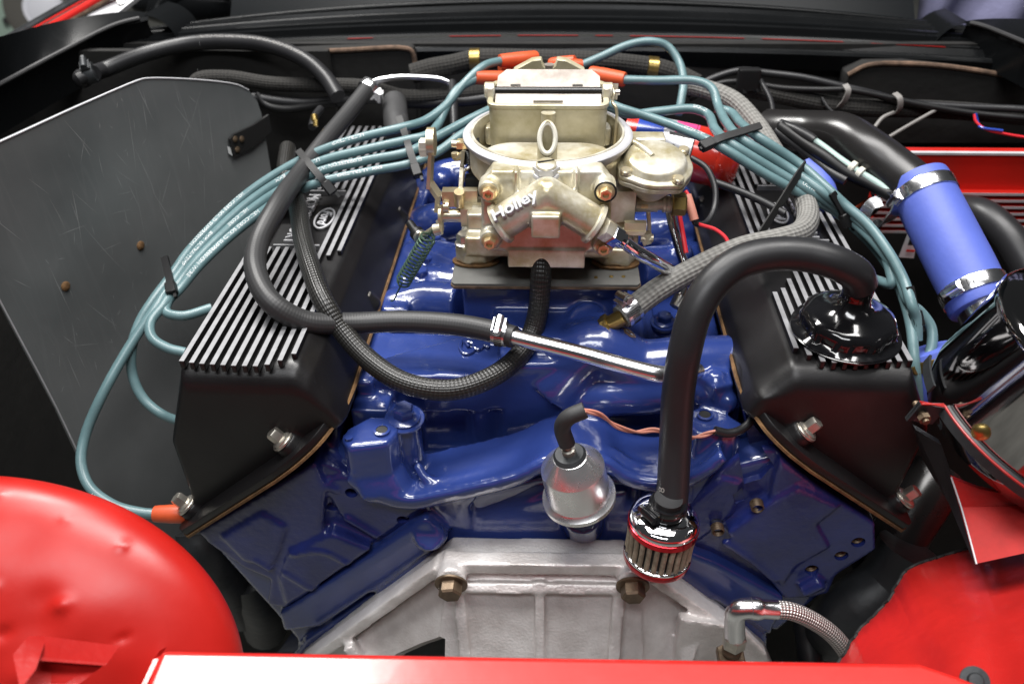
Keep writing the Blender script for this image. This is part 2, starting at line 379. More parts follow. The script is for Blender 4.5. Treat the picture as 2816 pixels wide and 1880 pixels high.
def text_mesh(s, size, depth, extrude_bevel=0.0):
    cu = bpy.data.curves.new('t', 'FONT'); cu.body = s; cu.size = size; cu.extrude = depth; cu.align_x = 'CENTER'; cu.align_y = 'CENTER'
    cu.resolution_u = 3; cu.bevel_depth = extrude_bevel
    o = bpy.data.objects.new('t', cu); C.objects.link(o); dg = bpy.context.evaluated_depsgraph_get()
    me = bpy.data.meshes.new_from_object(o.evaluated_get(dg)); bpy.data.objects.remove(o); bpy.data.curves.remove(cu)
    return me
def text_on(name, s, size, depth, at, xdir, normal, m, parent, bold=0.0, squash=1.0, ital=0.0):
    """raised or printed lettering standing on a surface at a point; xdir = reading direction"""
    me = text_mesh(s, size, depth, bold); me.name = name; me.materials.clear(); me.materials.append(m)
    n = V(normal).normalized(); x = V(xdir); x = (x - n * x.dot(n)).normalized(); y = n.cross(x)
    for v in me.vertices:
        p = v.co.copy(); p.x *= squash; p.x += p.y * ital
        v.co = (x * p.x + y * p.y + n * p.z) * S
    o = bpy.data.objects.new(name, me); C.objects.link(o); o.parent = parent; o.location = (V(at) - wloc(parent)) * S
    return o
def text_on_tube(name, s, path, r, start, size, facing, m, parent, flip=False, lift=0.012):
    """print wrapped on a hose: path = sampled centre line, start = cm along it, facing = where the print looks"""
    me = text_mesh(s, size, 0.0); me.name = name; me.materials.clear(); me.materials.append(m)
    fr = frames(path); L = [0]
    for i in range(1, len(path)): L.append(L[-1] + (path[i] - path[i - 1]).length)
    xs = [v.co.x for v in me.vertices]; w = max(xs) - min(xs); x0 = min(xs)
    f = V(facing)
    import bisect
    for v in me.vertices:
        d = v.co.x - x0; d = start + ((w - d) if flip else d)
        d = min(max(d, 0), L[-1] - 1e-3); i = max(0, min(len(L) - 2, bisect.bisect_right(L, d) - 1)); k = (d - L[i]) / max(1e-6, L[i + 1] - L[i])
        p = path[i].lerp(path[i + 1], k); t = fr[i][0].lerp(fr[i + 1][0], k).normalized()
        n = (f - t * f.dot(t)).normalized(); sd = n.cross(t)
        a = v.co.y / r * (-1 if flip else 1)
        v.co = (p + (n * cos(a) + sd * sin(a)) * (r + lift)) * S - wloc(parent) * S
    o = bpy.data.objects.new(name, me); C.objects.link(o); o.parent = parent
    return o
def hose(name, pts, r, m, label, cat, seg=18, n=10, group=None):
    """a flexible line as a thing: Empty at its first end, its body a part.  Returns (thing, sampled path)"""
    t = thing(name, pts[0], label, cat, group); path = spline(pts, n)
    b = B(); b.tube(path, r, seg, raw=True); o = obj('hose_body' if 'wire' not in name and 'lead' not in name else 'wire_body', b, m, t)
    return t, path, o
# ---------------------------------------------------------------- floor, car body round the engine
b = B(); b.box((0, 60, -1), (900, 900, 2)); obj('floor', b, M['concrete'], kind='structure')

def sweep_rows(rows, n=40, x0=-64, x1=64):
    """rows of (y, z, sag): each becomes a line across the car that droops by sag at x = +-50"""
    out = []
    for y, z, sag in rows:
        out.append([V((x, y - 0.0012 * x * x, z - sag * (x / 50) ** 2)) for x in [x0 + (x1 - x0) * i / n for i in range(n + 1)]])
    return out
def row(p, sag): return (p[1], p[2], sag)
cowl = thing('cowl_panel', (0, 38, 80), 'black car body ledge with long creases running across behind the engine', 'body panel')
b = B(); b.grid(sweep_rows([row((-1.01, 44.00, 83.76), 2.2), row((-0.99, 42.60, 83.95), 2.1), row((-0.98, 42.40, 83.55), 1.9), row((-0.96, 41.40, 83.70), 1.8), row((-0.96, 41.20, 83.60), 1.8),
                            row((-0.95, 41.00, 83.10), 1.5), row((-0.93, 40.00, 83.26), 1.4), row((-0.92, 39.60, 83.21), 1.4), row((-0.92, 39.50, 82.89), 1.3), row((-0.91, 38.80, 82.83), 1.2), row((-0.90, 38.60, 82.04), 1.0),
                            row((-0.88, 37.60, 82.11), .9), row((-0.87, 37.40, 81.87), .8)]))
obj('ledge', b, M['black_panel'], cowl, ang=20)
for xa, xb in ((-24, -21), (-12, -6), (-4, 3), (5, 7), (9, 22), (24, 33), (36, 44)):
    b = B(); b.grid(sweep_rows([row((-0.87, 37.30, 81.88), .8), row((-0.86, 36.90, 81.95), .8), row((-0.86, 36.90, 81.90), .8)], 10, xa, xb)); obj('red_seam', b, M['red_dull'], cowl)
b = B(); b.grid(sweep_rows([row((-0.86, 37.00, 81.86), .8), row((-0.85, 36.40, 81.16), .7), row((-0.83, 35.40, 81.25), .6), row((-0.82, 35.20, 81.12), .6), row((-0.82, 35.00, 80.78), .5), row((-0.81, 35.40, 78.96), .5)]))
obj('lower_flange', b, M['black_panel'], cowl, ang=20)
b = B(); b.tube([V(p) for p in sweep_rows([row((-1.02, 44.20, 84.02), 2.6)])[0]], .36, 10, n=1, sy=.8); obj('trim_strip', b, M['black_panel'], cowl)
glass = thing('rear_window', (0, 60, 84), 'dark rear window glass above the black ledge', 'window')
b = B(); b.grid(sweep_rows([row((-1.02, 44.40, 83.87), 2.6), (58, 97, 2.6), (74, 108, 2.6)], 30, -40, 43)); obj('pane', b, M['glass_dark'], glass)
b = B()
for i in range(6): b.bar(V((22.45, 46.00, 83.74)) + V((i * .95, 0, .2)), V((22.45, 46.00, 83.74)) + V((i * .95, 1.2, 1.6)), .45, .06, (0, -1, .5))
obj('demister_slot', b, M['tiegrey'], glass)

fw = thing('firewall', (0, 33, 40), 'black bulkhead wall behind the engine below the ledge', 'bulkhead')
b = B(); b.box((0, 35.6, 56), (140, 1.0, 51)); obj('bulkhead_sheet', b, M['insul'], fw)
def board(outline, th, name, edge_idx):
    o = B(); o.prism(outline, (0, th, 0)); o.bevel(.12, 1); ob = obj(name, o, M['insul'], fw)
    e = B(); e.tube([outline[i] for i in edge_idx], .28, 8, n=5); obj('frayed_edge', e, M['board_edge'], ob)
board([(-36.00, 32.00, 72.12), (-34.82, 32.00, 79.46), (-33.04, 32.00, 81.25), (-23.94, 32.00, 81.65), (-16.22, 32.00, 81.85), (-15.71, 32.00, 81.46), (-15.48, 32.00, 78.75), (-15.76, 32.00, 72.24)], 2.4, 'insulation_board', [2, 3, 4, 5, 6])
board([(-51.23, 32.40, 71.87), (-47.35, 32.40, 79.81), (-41.88, 32.40, 81.02), (-35.32, 32.40, 80.63), (-34.97, 32.40, 78.83), (-35.62, 32.40, 71.41)], 2.0, 'insulation_board', [2, 3, 4])
board([(33.61, 31.40, 71.18), (32.80, 31.40, 78.34), (32.84, 31.40, 79.22), (34.73, 31.40, 80.28), (38.90, 31.40, 80.47), (44.63, 31.40, 80.01), (54.47, 31.40, 78.40), (61.81, 31.40, 71.38)], 2.6, 'insulation_board', [2, 3, 4, 5, 6])

def gutter(label, A, L, Lo, end, lip_c):
    t = thing('rain_gutter', L[len(L) // 2], label, 'body panel')
    b = B()
    rA, rL, rO = [spline(q, 8) for q in (A, L, Lo)]
    mid = [p.lerp(q, .5) + V((0, 0, .05)) for p, q in zip(rA, rL)]
    inn = [p + V((0, 1.2, -3.5)) for p in rO]
    b.grid([rA, mid, rL]); b.grid([rL, [p + V((0, -.2, -.35)) for p in rL], rO, inn]); obj('gutter_channel', b, M['black_panel'], t, ang=30)
    b = B(); b.tube([p + V((0, -.25, .05)) for p in rL[2:-2]], .24, 8, raw=True); obj('rubber_lip', b, M['rubber_matt'], t)
    b = B(); r0 = spline(end, 8); b.grid([r0, [p + V((0, .8, 0)) for p in r0], [p + V((0, 7, -.2)) for p in r0]]); obj('end_turn', b, M['black_panel'], t, ang=30)
gutter('black gutter channel with grey lip on the left side of the opening', [(-58.19, 14.00, 86.79), (-57.65, 24.00, 85.42), (-55.04, 33.00, 84.79), (-49.52, 38.00, 84.42), (-47.45, 38.00, 84.07)],
       [(-59.57, 12.00, 80.77), (-58.22, 22.00, 81.04), (-54.15, 29.00, 82.56), (-50.30, 34.50, 83.86), (-47.32, 36.50, 84.21)], [(-60.20, 12.00, 79.36), (-58.76, 22.00, 79.68), (-54.58, 29.00, 81.30), (-50.65, 34.50, 82.68), (-47.54, 36.50, 83.42)],
       [(-47.83, 36.60, 84.38), (-46.30, 36.60, 83.89), (-44.94, 36.40, 82.75), (-44.39, 36.20, 81.35), (-44.58, 36.00, 79.47)], 0)
gutter('black gutter channel with bright lip on the right side of the opening', [(46.29, 37.00, 83.46), (47.58, 37.00, 83.65), (50.12, 32.00, 85.00), (52.52, 24.00, 86.02)],
       [(46.27, 36.50, 83.55), (47.28, 35.00, 83.57), (48.80, 28.00, 83.74), (50.26, 18.00, 84.11)], [(46.41, 36.50, 83.08), (47.49, 35.00, 82.92), (49.07, 28.00, 82.95), (50.73, 18.00, 82.88)],
       [(46.54, 36.40, 83.48), (44.89, 36.40, 82.91), (43.55, 36.20, 81.63), (42.89, 36.00, 79.94), (43.07, 36.00, 77.84)], 0)

# what shows past the car in the two upper corners
t = thing('wheel', (-150, 118, 70), 'white hubcapped wheel with dusty tyre in the upper left corner beyond the car', 'wheel')
b = B(); c = V((-190.11, 250.00, 31.84)); ax = V((.35, -1, .15)); b.lathe(c, ax, [(6.0, -3), (12.5, -3.4), (14.0, -1), (13.6, 1.2), (11.6, 2.0), (7.2, 1.0)], 40); obj('tyre', b, M['tyre'], t)
b = B(); b.lathe(c + ax.normalized() * 1.0, ax, [(7.3, 0), (7.0, .9), (5.5, .7), (5.2, 1.4), (2.6, 2.0), (.1, 2.1)], 40); obj('hubcap', b, M['hubcap'], t)
t = thing('mint_cabinet', (-190, 150, 0), 'mint green cabinet with a red edge in the upper left corner', 'cabinet')
b = B(); b.prism([(-256.83, 292.00, 58.28), (-217.87, 292.00, 58.02), (-230.50, 292.00, 11.00), (-238.61, 292.00, -23.75), (-294.37, 292.00, -24.02)], (-6, 40, 0)); obj('side_panel', b, M['mint'], t)
b = B(); b.prism([(-226.52, 288.00, 36.34), (-223.22, 288.00, 36.33), (-226.27, 288.00, 10.31), (-228.95, 288.00, 10.31)], (0, 6, 0)); obj('red_edge', b, M['redbox'], t)
b = B(); b.cyl((-234.01, 291.60, 16.89), (-232.95, 290.00, 17.31), 1.5, seg=12); obj('latch', b, M['plastic'], t)
t = thing('window_pillar', (-58, 60, 84), 'polished window pillar trim with a red centre line in the upper left corner', 'car trim')
for pts, wd, mm, nm in ((((-76.61, 47.00, 76.63), (-60.94, 52.00, 83.70)), 1.1, 'polished', 'bright_strip'), (((-75.94, 46.80, 76.52), (-62.16, 51.60, 82.47), (-59.94, 52.00, 83.47)), .45, 'chrome', 'bright_strip'),
                        (((-71.53, 47.20, 77.56), (-58.59, 52.00, 83.58)), .95, 'red', 'red_strip'), (((-70.29, 47.20, 77.67), (-57.28, 52.00, 83.58)), .4, 'board_edge', 'edge_strip')):
    b = B(); b.tube(pts, wd * .6, 10, n=12); obj(nm, b, M[mm], t)
t = thing('sill_plate', (-45, 52, 84), 'pale scuffed sill plate beside the window pillar in the upper left', 'car trim')
b = B(); b.prism([(-64.68, 48.00, 79.48), (-57.20, 54.00, 83.57), (-54.48, 54.00, 83.56), (-58.58, 48.50, 80.74)], (0, .4, -.5)); obj('plate', b, M['ring'], t)
b = B(); b.cyl((-57.76, 51.30, 82.31), (-57.58, 50.90, 82.52), .45, seg=14); obj('screw', b, M['steel'], t)
t = thing('seat_back', (-38, 66, 84), 'grey leather seat edge seen through the rear window', 'seat')
b = B(); b.tube([(-55.61, 56.00, 79.08), (-54.83, 57.00, 80.70), (-51.95, 58.00, 81.73), (-45.53, 58.00, 82.63)], 1.6, 14); obj('piping', b, M['black_panel'], t)
b = B(); b.sphere((-52.14, 59.00, 79.97), 5.5, 24, (1.5, .5, .55)); obj('cushion', b, M['black_panel'], t)
b = B()
rows_ = []
for j in range(13):
    v = j / 12; r_ = []
    for i in range(33):
        u = i / 32; q = V((46.62, 50.00, 80.53)).lerp(V((63.97, 46.00, 82.05)), u) + V((0, 0, 16)) * v
        q += V((0, -1, .2)) * (1.3 * sin(u * 19 - v * 5 + sin(u * 9)) + 3.5 * sin(pi * u))
        r_.append(q)
    rows_.append(r_)
b.grid([[p + V((0, 0, -14)) for p in rows_[0]]] + rows_); b.bm.verts.ensure_lookup_table()
o = obj('draped_cloth', b, M['denim'], None, 'grey blue folded cloth hanging in the upper right corner', 'cloth', ang=80)
md = o.modifiers.new('thickness', 'SOLIDIFY'); md.thickness = .004

# ---------------------------------------------------------------- red body work nearest the camera
t = thing('rear_crossmember', (0, -42, 66), 'glossy red rear crossmember along the bottom in front of the bellhousing', 'body panel')
b = B(); out = [(-20.30, -36.33, 70.00), (-0.56, -35.91, 70.00), (20.34, -35.40, 70.00), (22.11, -36.09, 70.00), (23.97, -37.01, 70.00), (24, -48, 70), (-23.5, -48, 70), (-20.25, -39.25, 70.00)]
b.prism([V(p) + V((0, 0, -5)) for p in out], (0, 0, 5)); b.bevel(.45, 3); obj('top_flange', b, M['red'], t)
b = B(); b.prism([V((-20.56, -36.08, 69.40)), V((-20.92, -36.36, 69.00)), V((-20.99, -39.17, 69.00)), V((-25.53, -34.10, 60.00)), V((-25.82, -31.34, 60.00))], (.3, .2, 0)); obj('side_flange', b, M['red'], t)

t = thing('wheelhouse_panel', (-20, -32, 55), 'bulging glossy red inner wing with small dents at the lower left', 'body panel')
Rv = Matrix(_cr); cc = V((-35.27, -34.10, 62.27)); kk = 52 / 1896
aa, bb, dd = 620 * kk, 470 * kk, 5.0
bumps = []
for cx, cy, rr, hh in ((515,512,.018,.16), (848,665,.02,.30), (590,955,.03,.45), (285,1105,.03,-.35), (210,860,.018,.30), (25,800,.016,.22), (105,370,.015,.18), (480,930,.06,-.30), (480,1060,.07,-.32), (455,1320,.07,.50), (660,1250,.05,-.25), (915,1162,.02,-.3), (300,600,.12,-.35), (700,1000,.14,.40)):
    bumps.append(((cx * .3724 + 60) / 620, (1560 - 984.4 - cy * .3724) / 470, rr, hh))
rows_ = []
for i in range(66):
    th = pi * .5 * min(1.12, i / 58); r_ = []
    for j in range(141):
        ph = -.35 + 2.3 * j / 140
        X_, Y_, W_ = sin(th) * cos(ph), sin(th) * sin(ph), cos(th)
        d = 0; 
        for bx, by, rr, hh in bumps: d += .5 * hh * math.exp(-((X_ - bx) ** 2 + (Y_ - by) ** 2) / rr ** 2)
        q = V((X_ * aa, Y_ * bb, W_ * dd + (d if W_ > .05 else 0))) 
        r_.append(cc + Rv @ q)
    rows_.append(r_)
b = B(); b.grid(rows_); obj('dented_skin', b, M['red_fender'], t, ang=180)
b = B(); b.prism([(-25.09, -39.69, 74.18), (-24.71, -39.29, 73.67), (-21.59, -38.59, 71.98), (-21.72, -38.67, 71.88), (-24.49, -39.57, 73.60), (-23.45, -41.72, 74.64)], (0, 1.2, -.3)); obj('folded_lip', b, M['red_dull'], t)
b = B(); b.prism([(-25.08, -39.29, 73.02), (-22.05, -38.47, 71.50), (-22.87, -40.35, 72.05), (-24.76, -40.67, 72.45)], (0, .4, -.2)); obj('pocket', b, M['red_dull'], t)

t = thing('rear_wing_panel', (24, -32, 50), 'red brushed inner wing panel with a ragged upper edge at the lower right', 'body panel')
e0 = spline([(18.52, -30.22, 59.68), (20.13, -28.54, 60.14), (21.48, -26.85, 60.67), (24.11, -24.46, 61.17), (25.86, -22.42, 62.13), (28.39, -21.42, 62.45), (31.17, -20.78, 63.09), (33.96, -20.59, 64.82), (37.31, -20.49, 66.39)], 12)
e1 = spline([(16.78, -36.34, 63.32), (18.60, -34.53, 63.96), (20.23, -32.99, 64.24), (22.71, -31.36, 64.57), (24.50, -30.19, 65.18), (26.35, -29.63, 65.80), (27.93, -29.70, 66.42), (29.70, -30.08, 67.46), (32.14, -30.27, 68.68)], 12)
e2 = spline([(17.10, -40.26, 66.41), (18.19, -39.69, 67.12), (19.72, -38.83, 67.32), (21.52, -37.94, 67.53), (23.08, -37.33, 68.25), (24.66, -36.85, 68.77), (26.16, -36.66, 69.77), (27.40, -36.75, 70.39), (28.92, -37.11, 71.47)], 12)
rows_ = []
random.seed(4)
rag = [random.uniform(-.08, .08) + .10 * sin(i * .9) + .08 * sin(i * 2.3) for i in range(len(e0))]
for k in range(25):
    v = k / 24; r_ = []
    for i, (p, q, r) in enumerate(zip(e0, e1, e2)):
        m_ = p * (1 - v) ** 2 + q * 2 * v * (1 - v) * 1.0 + r * v * v
        fall = math.exp(-v * 9)
        m_ = m_ + V((0, -.5, .8)).normalized() * (rag[i] * fall * 1.6 + .35 * sin(i * .22 + v * 4) * v) + V((.3, 0, -.6)) * (0.9 * math.exp(-v * 26)) + V((0, -.5, .8)) * (.10 * math.exp(-v * 5) * sin(i * 2.9 + sin(i * .7) * 3))
        r_.append(m_)
    rows_.append(r_)
b = B(); b.grid(rows_); ek = B(); ek.tube([p + V((0, .02, .0)) for p in rows_[1]], .13, 8, raw=True)
o = obj('brushed_skin', b, M['red_dull'], t, ang=70); md = o.modifiers.new('t', 'SOLIDIFY'); md.thickness = .002; md.offset = -1
obj('dark_edge', ek, M['matt_black'], t)
b = B(); b.lathe((23.79, -35.32, 68.24), (-.2, -.5, .8), [(.1, .35), (.35, .32), (.42, .2), (.42, .1), (.75, .06), (.75, -.1)], 20); obj('stud', b, M['dark_iron'], t)
# ---------------------------------------------------------------- engine: block, heads, inlet manifold
eng = thing('engine', (0, 0, 30), 'blue painted V8 engine between the two black rocker covers', 'engine')
b = B()
# vee rear wall, flange shelf and bank ends of the block
b.prism([(-15, -13.8, 62), (14, -13.8, 62), (21, -13.8, 50), (17, -13.8, 40), (-17, -13.8, 38), (-21.5, -13.8, 49)], (0, 36, 0))
b.rings([[V((-14, y, z)), V((14, y, z)), V((14, -12, z)), V((-14, -12, z))] for y, z in ((-15.2, 62.0), (-15.6, 60.5), (-17.9, 55.0), (-18.2, 52.0), (-18.2, 44))])
b.prism([(-8.52, -17.60, 56.18), (8.79, -17.60, 56.67), (11.32, -18.00, 55.29), (19.48, -18.00, 47.93), (21.23, -18.00, 37.35), (-27.24, -18.00, 33.90), (-21.31, -18.00, 43.58)], (0, 5, 0))
b.prism([(-8.95, -18.40, 60.80), (-7.22, -18.40, 58.45), (-19.41, -18.40, 46.23), (-22.90, -18.40, 45.38), (-22.83, -18.40, 47.92)], (0, 8, 0))
b.prism([(8.84, -18.40, 59.32), (13.87, -18.40, 56.71), (20.09, -18.40, 52.36), (19.88, -18.40, 47.30), (11.37, -18.40, 54.43), (7.59, -18.40, 57.99)], (0, 8, 0))
b.prism([(-28.07, -16.90, 56.08), (-20.66, -16.90, 62.16), (-16.05, -16.90, 65.17), (-8.68, -16.90, 62.62), (-6.09, -16.90, 61.75), (-6.43, -16.90, 55.00), (-9.27, -16.90, 54.59), (-22.09, -16.90, 40.54), (-24.13, -16.90, 46.41)], (0, 3, 0))
b.prism([(25.72, -16.90, 59.36), (17.19, -16.90, 67.00), (12.99, -16.90, 65.30), (7.71, -16.90, 62.30), (7.69, -16.90, 55.67), (11.67, -16.90, 53.10), (20.81, -16.90, 45.81), (23.81, -16.90, 51.43)], (0, 3, 0))
# rib and raised shapes on the vee wall
b.prism([(-6.46, -16.60, 61.91), (-4.67, -16.60, 61.98), (-5.57, -16.60, 60.21), (-5.78, -17.20, 55.83), (-6.72, -17.20, 55.78), (-6.14, -16.60, 60.04)], (0, 3, 0))
b.prism([(-5.12, -16.00, 56.98), (-3.57, -16.00, 58.36), (0.32, -16.00, 60.95), (6.80, -16.00, 61.80), (7.00, -16.00, 58.81), (5.69, -16.00, 57.19), (3.60, -16.00, 56.14), (-1.45, -16.00, 55.58), (-5.11, -16.00, 55.31)], (0, 2, 0))
b.cyl((3.65, -14.50, 55.60), (3.15, -18.40, 61.80), 1.8, 1.5, 24)
for q in ((-2.51, -16.20, 57.27), (0.35, -16.20, 57.61)): b.tube([V(q) + V((.5 * cos(a), 0, .42 * sin(a))) for a in (0.6, 1.6, 2.6, 3.6, 4.6, 5.6)], .14, 8)
b.cyl((-9.11, -14.00, 54.14), (-8.71, -18.60, 59.12), 1.5, 1.2, 20)
b.prism([(-10.36, -16.40, 59.80), (-8.44, -16.40, 59.52), (-6.59, -16.40, 61.20), (-6.44, -16.40, 60.71), (-8.33, -16.40, 58.60), (-9.90, -16.40, 58.95)], (0, 3, 0))
fuse('engine_block', b, M['blue'], eng, .24, 6)

# cylinder heads
def head(px, mirror):
    h = B()
    for out, y0, dy in px: h.prism([V(p) for p in out], (0, dy, 0))
    return h
h = B()
h.prism([(-21.20, -15.60, 61.19), (-17.33, -15.60, 64.33), (-15.35, -15.60, 68.38), (-15.58, -15.60, 66.24), (-16.56, -15.60, 62.69), (-19.79, -15.60, 56.70)], (0, 40, 0))
h.prism([(-20.35, -17.40, 63.07), (-17.10, -17.40, 65.85), (-15.45, -17.40, 64.99), (-12.76, -17.40, 62.98), (-8.72, -17.40, 61.20), (-8.60, -17.40, 60.41), (-19.01, -17.40, 50.43), (-22.60, -17.40, 47.49)], (0, 1.7, 0))
h.prism([(-27.76, -18.20, 58.13), (-19.97, -18.20, 63.90), (-16.83, -18.20, 66.32), (-16.47, -18.20, 63.66), (-18.61, -18.20, 51.78), (-22.18, -18.20, 48.60), (-23.78, -18.20, 48.95), (-22.81, -18.20, 52.43), (-24.79, -18.20, 53.76), (-27.10, -18.20, 56.68)], (0, 43, 0))
h.prism([(-21.85, -18.60, 53.00), (-20.51, -18.60, 56.38), (-16.55, -18.60, 58.93), (-13.62, -18.60, 57.13), (-18.39, -18.60, 52.60), (-21.92, -18.60, 49.47)], (0, 3, 0))
h.prism([(-25.78, -18.55, 57.94), (-21.81, -18.55, 60.92), (-20.17, -18.55, 59.38), (-21.18, -18.55, 56.72), (-22.08, -18.55, 54.83), (-24.41, -18.55, 55.05)], (0, 3, 0))
h.prism([(-16.73, -17.70, 63.85), (-14.97, -17.70, 64.38), (-9.55, -17.70, 60.99), (-12.64, -17.70, 57.81), (-15.87, -17.70, 60.23)], (0, .8, 0))
h.tube([(-20.25, -18.50, 56.38), (-17.59, -18.50, 56.83), (-15.64, -18.50, 55.41)], .32, 8)
h.tube([(-16.90, -17.70, 63.84), (-15.67, -17.70, 62.94)], .3, 8); h.tube([(-15.45, -17.80, 60.11), (-13.04, -17.80, 57.90)], .3, 8)
h.tube([(-21.16, -18.50, 53.92), (-19.11, -18.50, 51.74)], .3, 8); h.tube([(-23.46, -18.45, 55.41), (-22.35, -18.45, 54.14)], .3, 8)
cu = B()
for p in ((-16.45, -17.70, 60.86), (-10.90, -17.70, 59.79), (-14.64, -17.70, 62.74)): cu.cyl(V(p) + V((0, -1, 0)), V(p) + V((0, 1.2, 0)), .5, seg=20)
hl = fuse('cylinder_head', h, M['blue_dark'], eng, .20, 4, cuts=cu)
h = B()
h.prism([(19.00, -17.40, 65.11), (16.84, -17.40, 68.12), (14.89, -17.40, 68.05), (13.33, -17.40, 65.80), (11.33, -17.40, 62.25), (8.98, -17.40, 58.68), (20.53, -17.40, 51.05), (21.86, -17.40, 55.33)], (0, .7, 0))
h.prism([(25.24, -18.20, 61.54), (20.40, -18.20, 65.08), (17.05, -18.20, 68.03), (17.03, -18.20, 64.49), (17.41, -18.20, 56.11), (20.17, -18.20, 52.10), (22.24, -18.20, 52.38), (23.51, -18.20, 53.02), (23.72, -18.20, 55.35), (26.03, -18.20, 58.50)], (0, 43, 0))
h.prism([(20.66, -15.40, 62.20), (17.50, -15.40, 66.03), (14.82, -15.40, 69.42), (15.23, -15.40, 67.94), (16.16, -15.40, 64.85), (18.16, -15.40, 61.13)], (0, 40, 0))
h.prism([(14.32, -18.55, 60.24), (16.82, -18.55, 63.47), (18.69, -18.55, 65.37), (22.06, -18.55, 63.45), (20.78, -18.55, 61.45), (22.27, -18.55, 58.95), (20.14, -18.55, 56.67), (19.56, -18.55, 54.16)], (0, 3, 0))
h.prism([(10.99, -17.70, 61.35), (13.52, -17.70, 65.21), (14.85, -17.70, 64.81), (14.68, -17.70, 61.51), (12.39, -17.70, 58.41)], (0, .8, 0))
h.tube([(14.19, -18.45, 59.37), (16.48, -18.45, 57.42), (18.94, -18.45, 54.88)], .32, 8)
h.tube([(21.14, -18.60, 53.98), (22.44, -18.60, 55.25)], .7, 8)
cu = B()
for p in ((16.15, -18.90, 63.22), (13.60, -18.90, 60.51), (24.47, -18.20, 59.39), (23.54, -18.20, 57.77), (21.61, -18.30, 56.01)): cu.cyl(V(p) + V((0, -1, 0)), V(p) + V((0, 1.5, 0)), .54, seg=22)
cu.prism([V(p) + V((0, -1, 0)) for p in ((14.28, -18.50, 67.36), (15.68, -18.50, 68.19), (16.97, -18.50, 66.37), (16.34, -18.50, 64.87), (15.17, -18.50, 64.28))], (0, 4.5, .6))
cu.prism([V(p) + V((0, -1, 0)) for p in ((14.39, -18.50, 63.32), (15.01, -18.50, 63.90), (15.45, -18.50, 62.42), (14.79, -18.50, 62.10))], (0, 2.2, .4))
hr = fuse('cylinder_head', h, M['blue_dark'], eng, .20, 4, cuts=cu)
def thread(p, r, parent):
    k = B(); k.lathe(V(p) + V((0, .55, 0)), (0, -1, 0), [(r * .98, -.35), (r * .98, -.2), (r * .8, -.1), (r * .96, 0), (r * .8, .1), (r * .96, .2), (r * .8, .3)], 20, cap=False); obj('thread', k, M['rust'], parent)
for p in ((16.15, -18.90, 63.22), (13.60, -18.90, 60.51), (24.47, -18.20, 59.39), (23.54, -18.20, 57.77), (21.61, -18.30, 56.01)): thread(p, .52, hr)
# inlet manifold: plenum, runners, bosses and end rail melted into one casting
m = B()
m.prism([(-6.6, -6.4, 60), (6.6, -6.4, 60), (6.6, 8.5, 60), (-6.6, 8.5, 60)], (0, 0, 15.0))
for sx in (-1, 1): m.box((sx * 12.0, 4, 64.4), (4.4, 34, 5.0)); m.bar((sx * 13.9, -12.4, 68.0), (sx * 13.9, 22, 68.4), 1.4, 3.0); m.tube([(sx * 13.0, -10.4, 67.0), (sx * 13.2, -12.4, 65.6), (sx * 13.0, -13.4, 63.0)], 1.0, 12)
m.box((0, 3, 60.5), (24, 30, 3.5))
# centre nose below the carburettor
m.prism([(-4.05, -6.01, 72.60), (4.25, -5.77, 72.60), (4.4, -8.6, 72.6), (2.6, -10.6, 72.6), (-.6, -10.6, 72.6), (-3.0, -8.2, 72.6), (-4.2, -7.6, 72.6)], (0, 0, -10))
m.prism([(-3.2, -12.0, 58), (2.4, -12.0, 58), (4.4, -8.0, 58), (4.4, 0, 58), (-4.6, 0, 58)], (0, 0, 13.2))
# left front runner with flat machined top
m.prism([V(p) + V((0, 0, -3.4)) for p in ((-13.62, -10.78, 70.00), (-11.52, -9.39, 70.00), (-6.85, -7.03, 70.00), (-2.40, -7.80, 70.00), (0, -9, 70), (-1.8, -11.8, 70), (-4.6, -12.2, 70), (-6.95, -12.39, 70.00), (-9.57, -12.48, 70.00), (-12.44, -11.58, 70.00))], (0, 0, 3.6))
m.box((-7.5, -8.6, 64), (12.4, 6.0, 11)); m.tube([(-8.29, -11.98, 69.90), (-6.23, -12.13, 69.90)], .5, 8)
m.tube([(-14.54, -9.08, 68.00), (-14.17, -10.06, 66.50), (-13.27, -10.17, 64.50), (-12.51, -9.82, 63.50)], 1.1, 12)
# left rear-of-that runner hump and tab
m.tube([(-13.79, -0.74, 68.00), (-10.66, -0.13, 68.60), (-7.39, -0.99, 69.00)], 2.3, 14)
m.tube([(-12.88, 3.71, 68.00), (-10.29, 3.21, 68.60), (-6.88, 1.92, 69.00)], 2.0, 14)
m.prism([V(p) + V((0, 0, -1.2)) for p in ((-14.67, -1.68, 70.00), (-13.66, 0.88, 70.00), (-12.40, 0.40, 70.00), (-11.74, -3.11, 70.00), (-14.13, -3.18, 70.00))], (0, 0, 1.3))
# back runners on both sides
for q in (((-13.18, 8.57, 68.00), (-10.31, 6.94, 69.00), (-7.00, 3.73, 70.00)), ((-13.56, 15.87, 68.00), (-10.99, 13.11, 70.00), (-7.96, 14.14, 70.00)), ((-13.88, 22.22, 69.00), (-11.61, 22.45, 70.50), (-8.68, 22.55, 71.00)),
          ((14.77, 9.32, 68.00), (11.44, 6.70, 69.00), (7.90, 4.13, 70.00)), ((14.84, 13.73, 68.50), (12.29, 11.82, 70.00), (8.34, 10.82, 70.00)), ((14.83, 19.63, 69.00), (12.18, 15.57, 70.50), (8.82, 12.60, 71.00)), ((15.58, 23.96, 69.00), (12.70, 20.73, 70.50), (8.39, 19.59, 71.00))):
    m.tube(q, 2.1, 14)
for q in ((-11.56, 20.37, 71.20), (11.66, 10.83, 71.00), (12.49, 6.37, 70.40), (-12.24, 14.03, 70.00)): m.sphere(q, 1.3, 14)
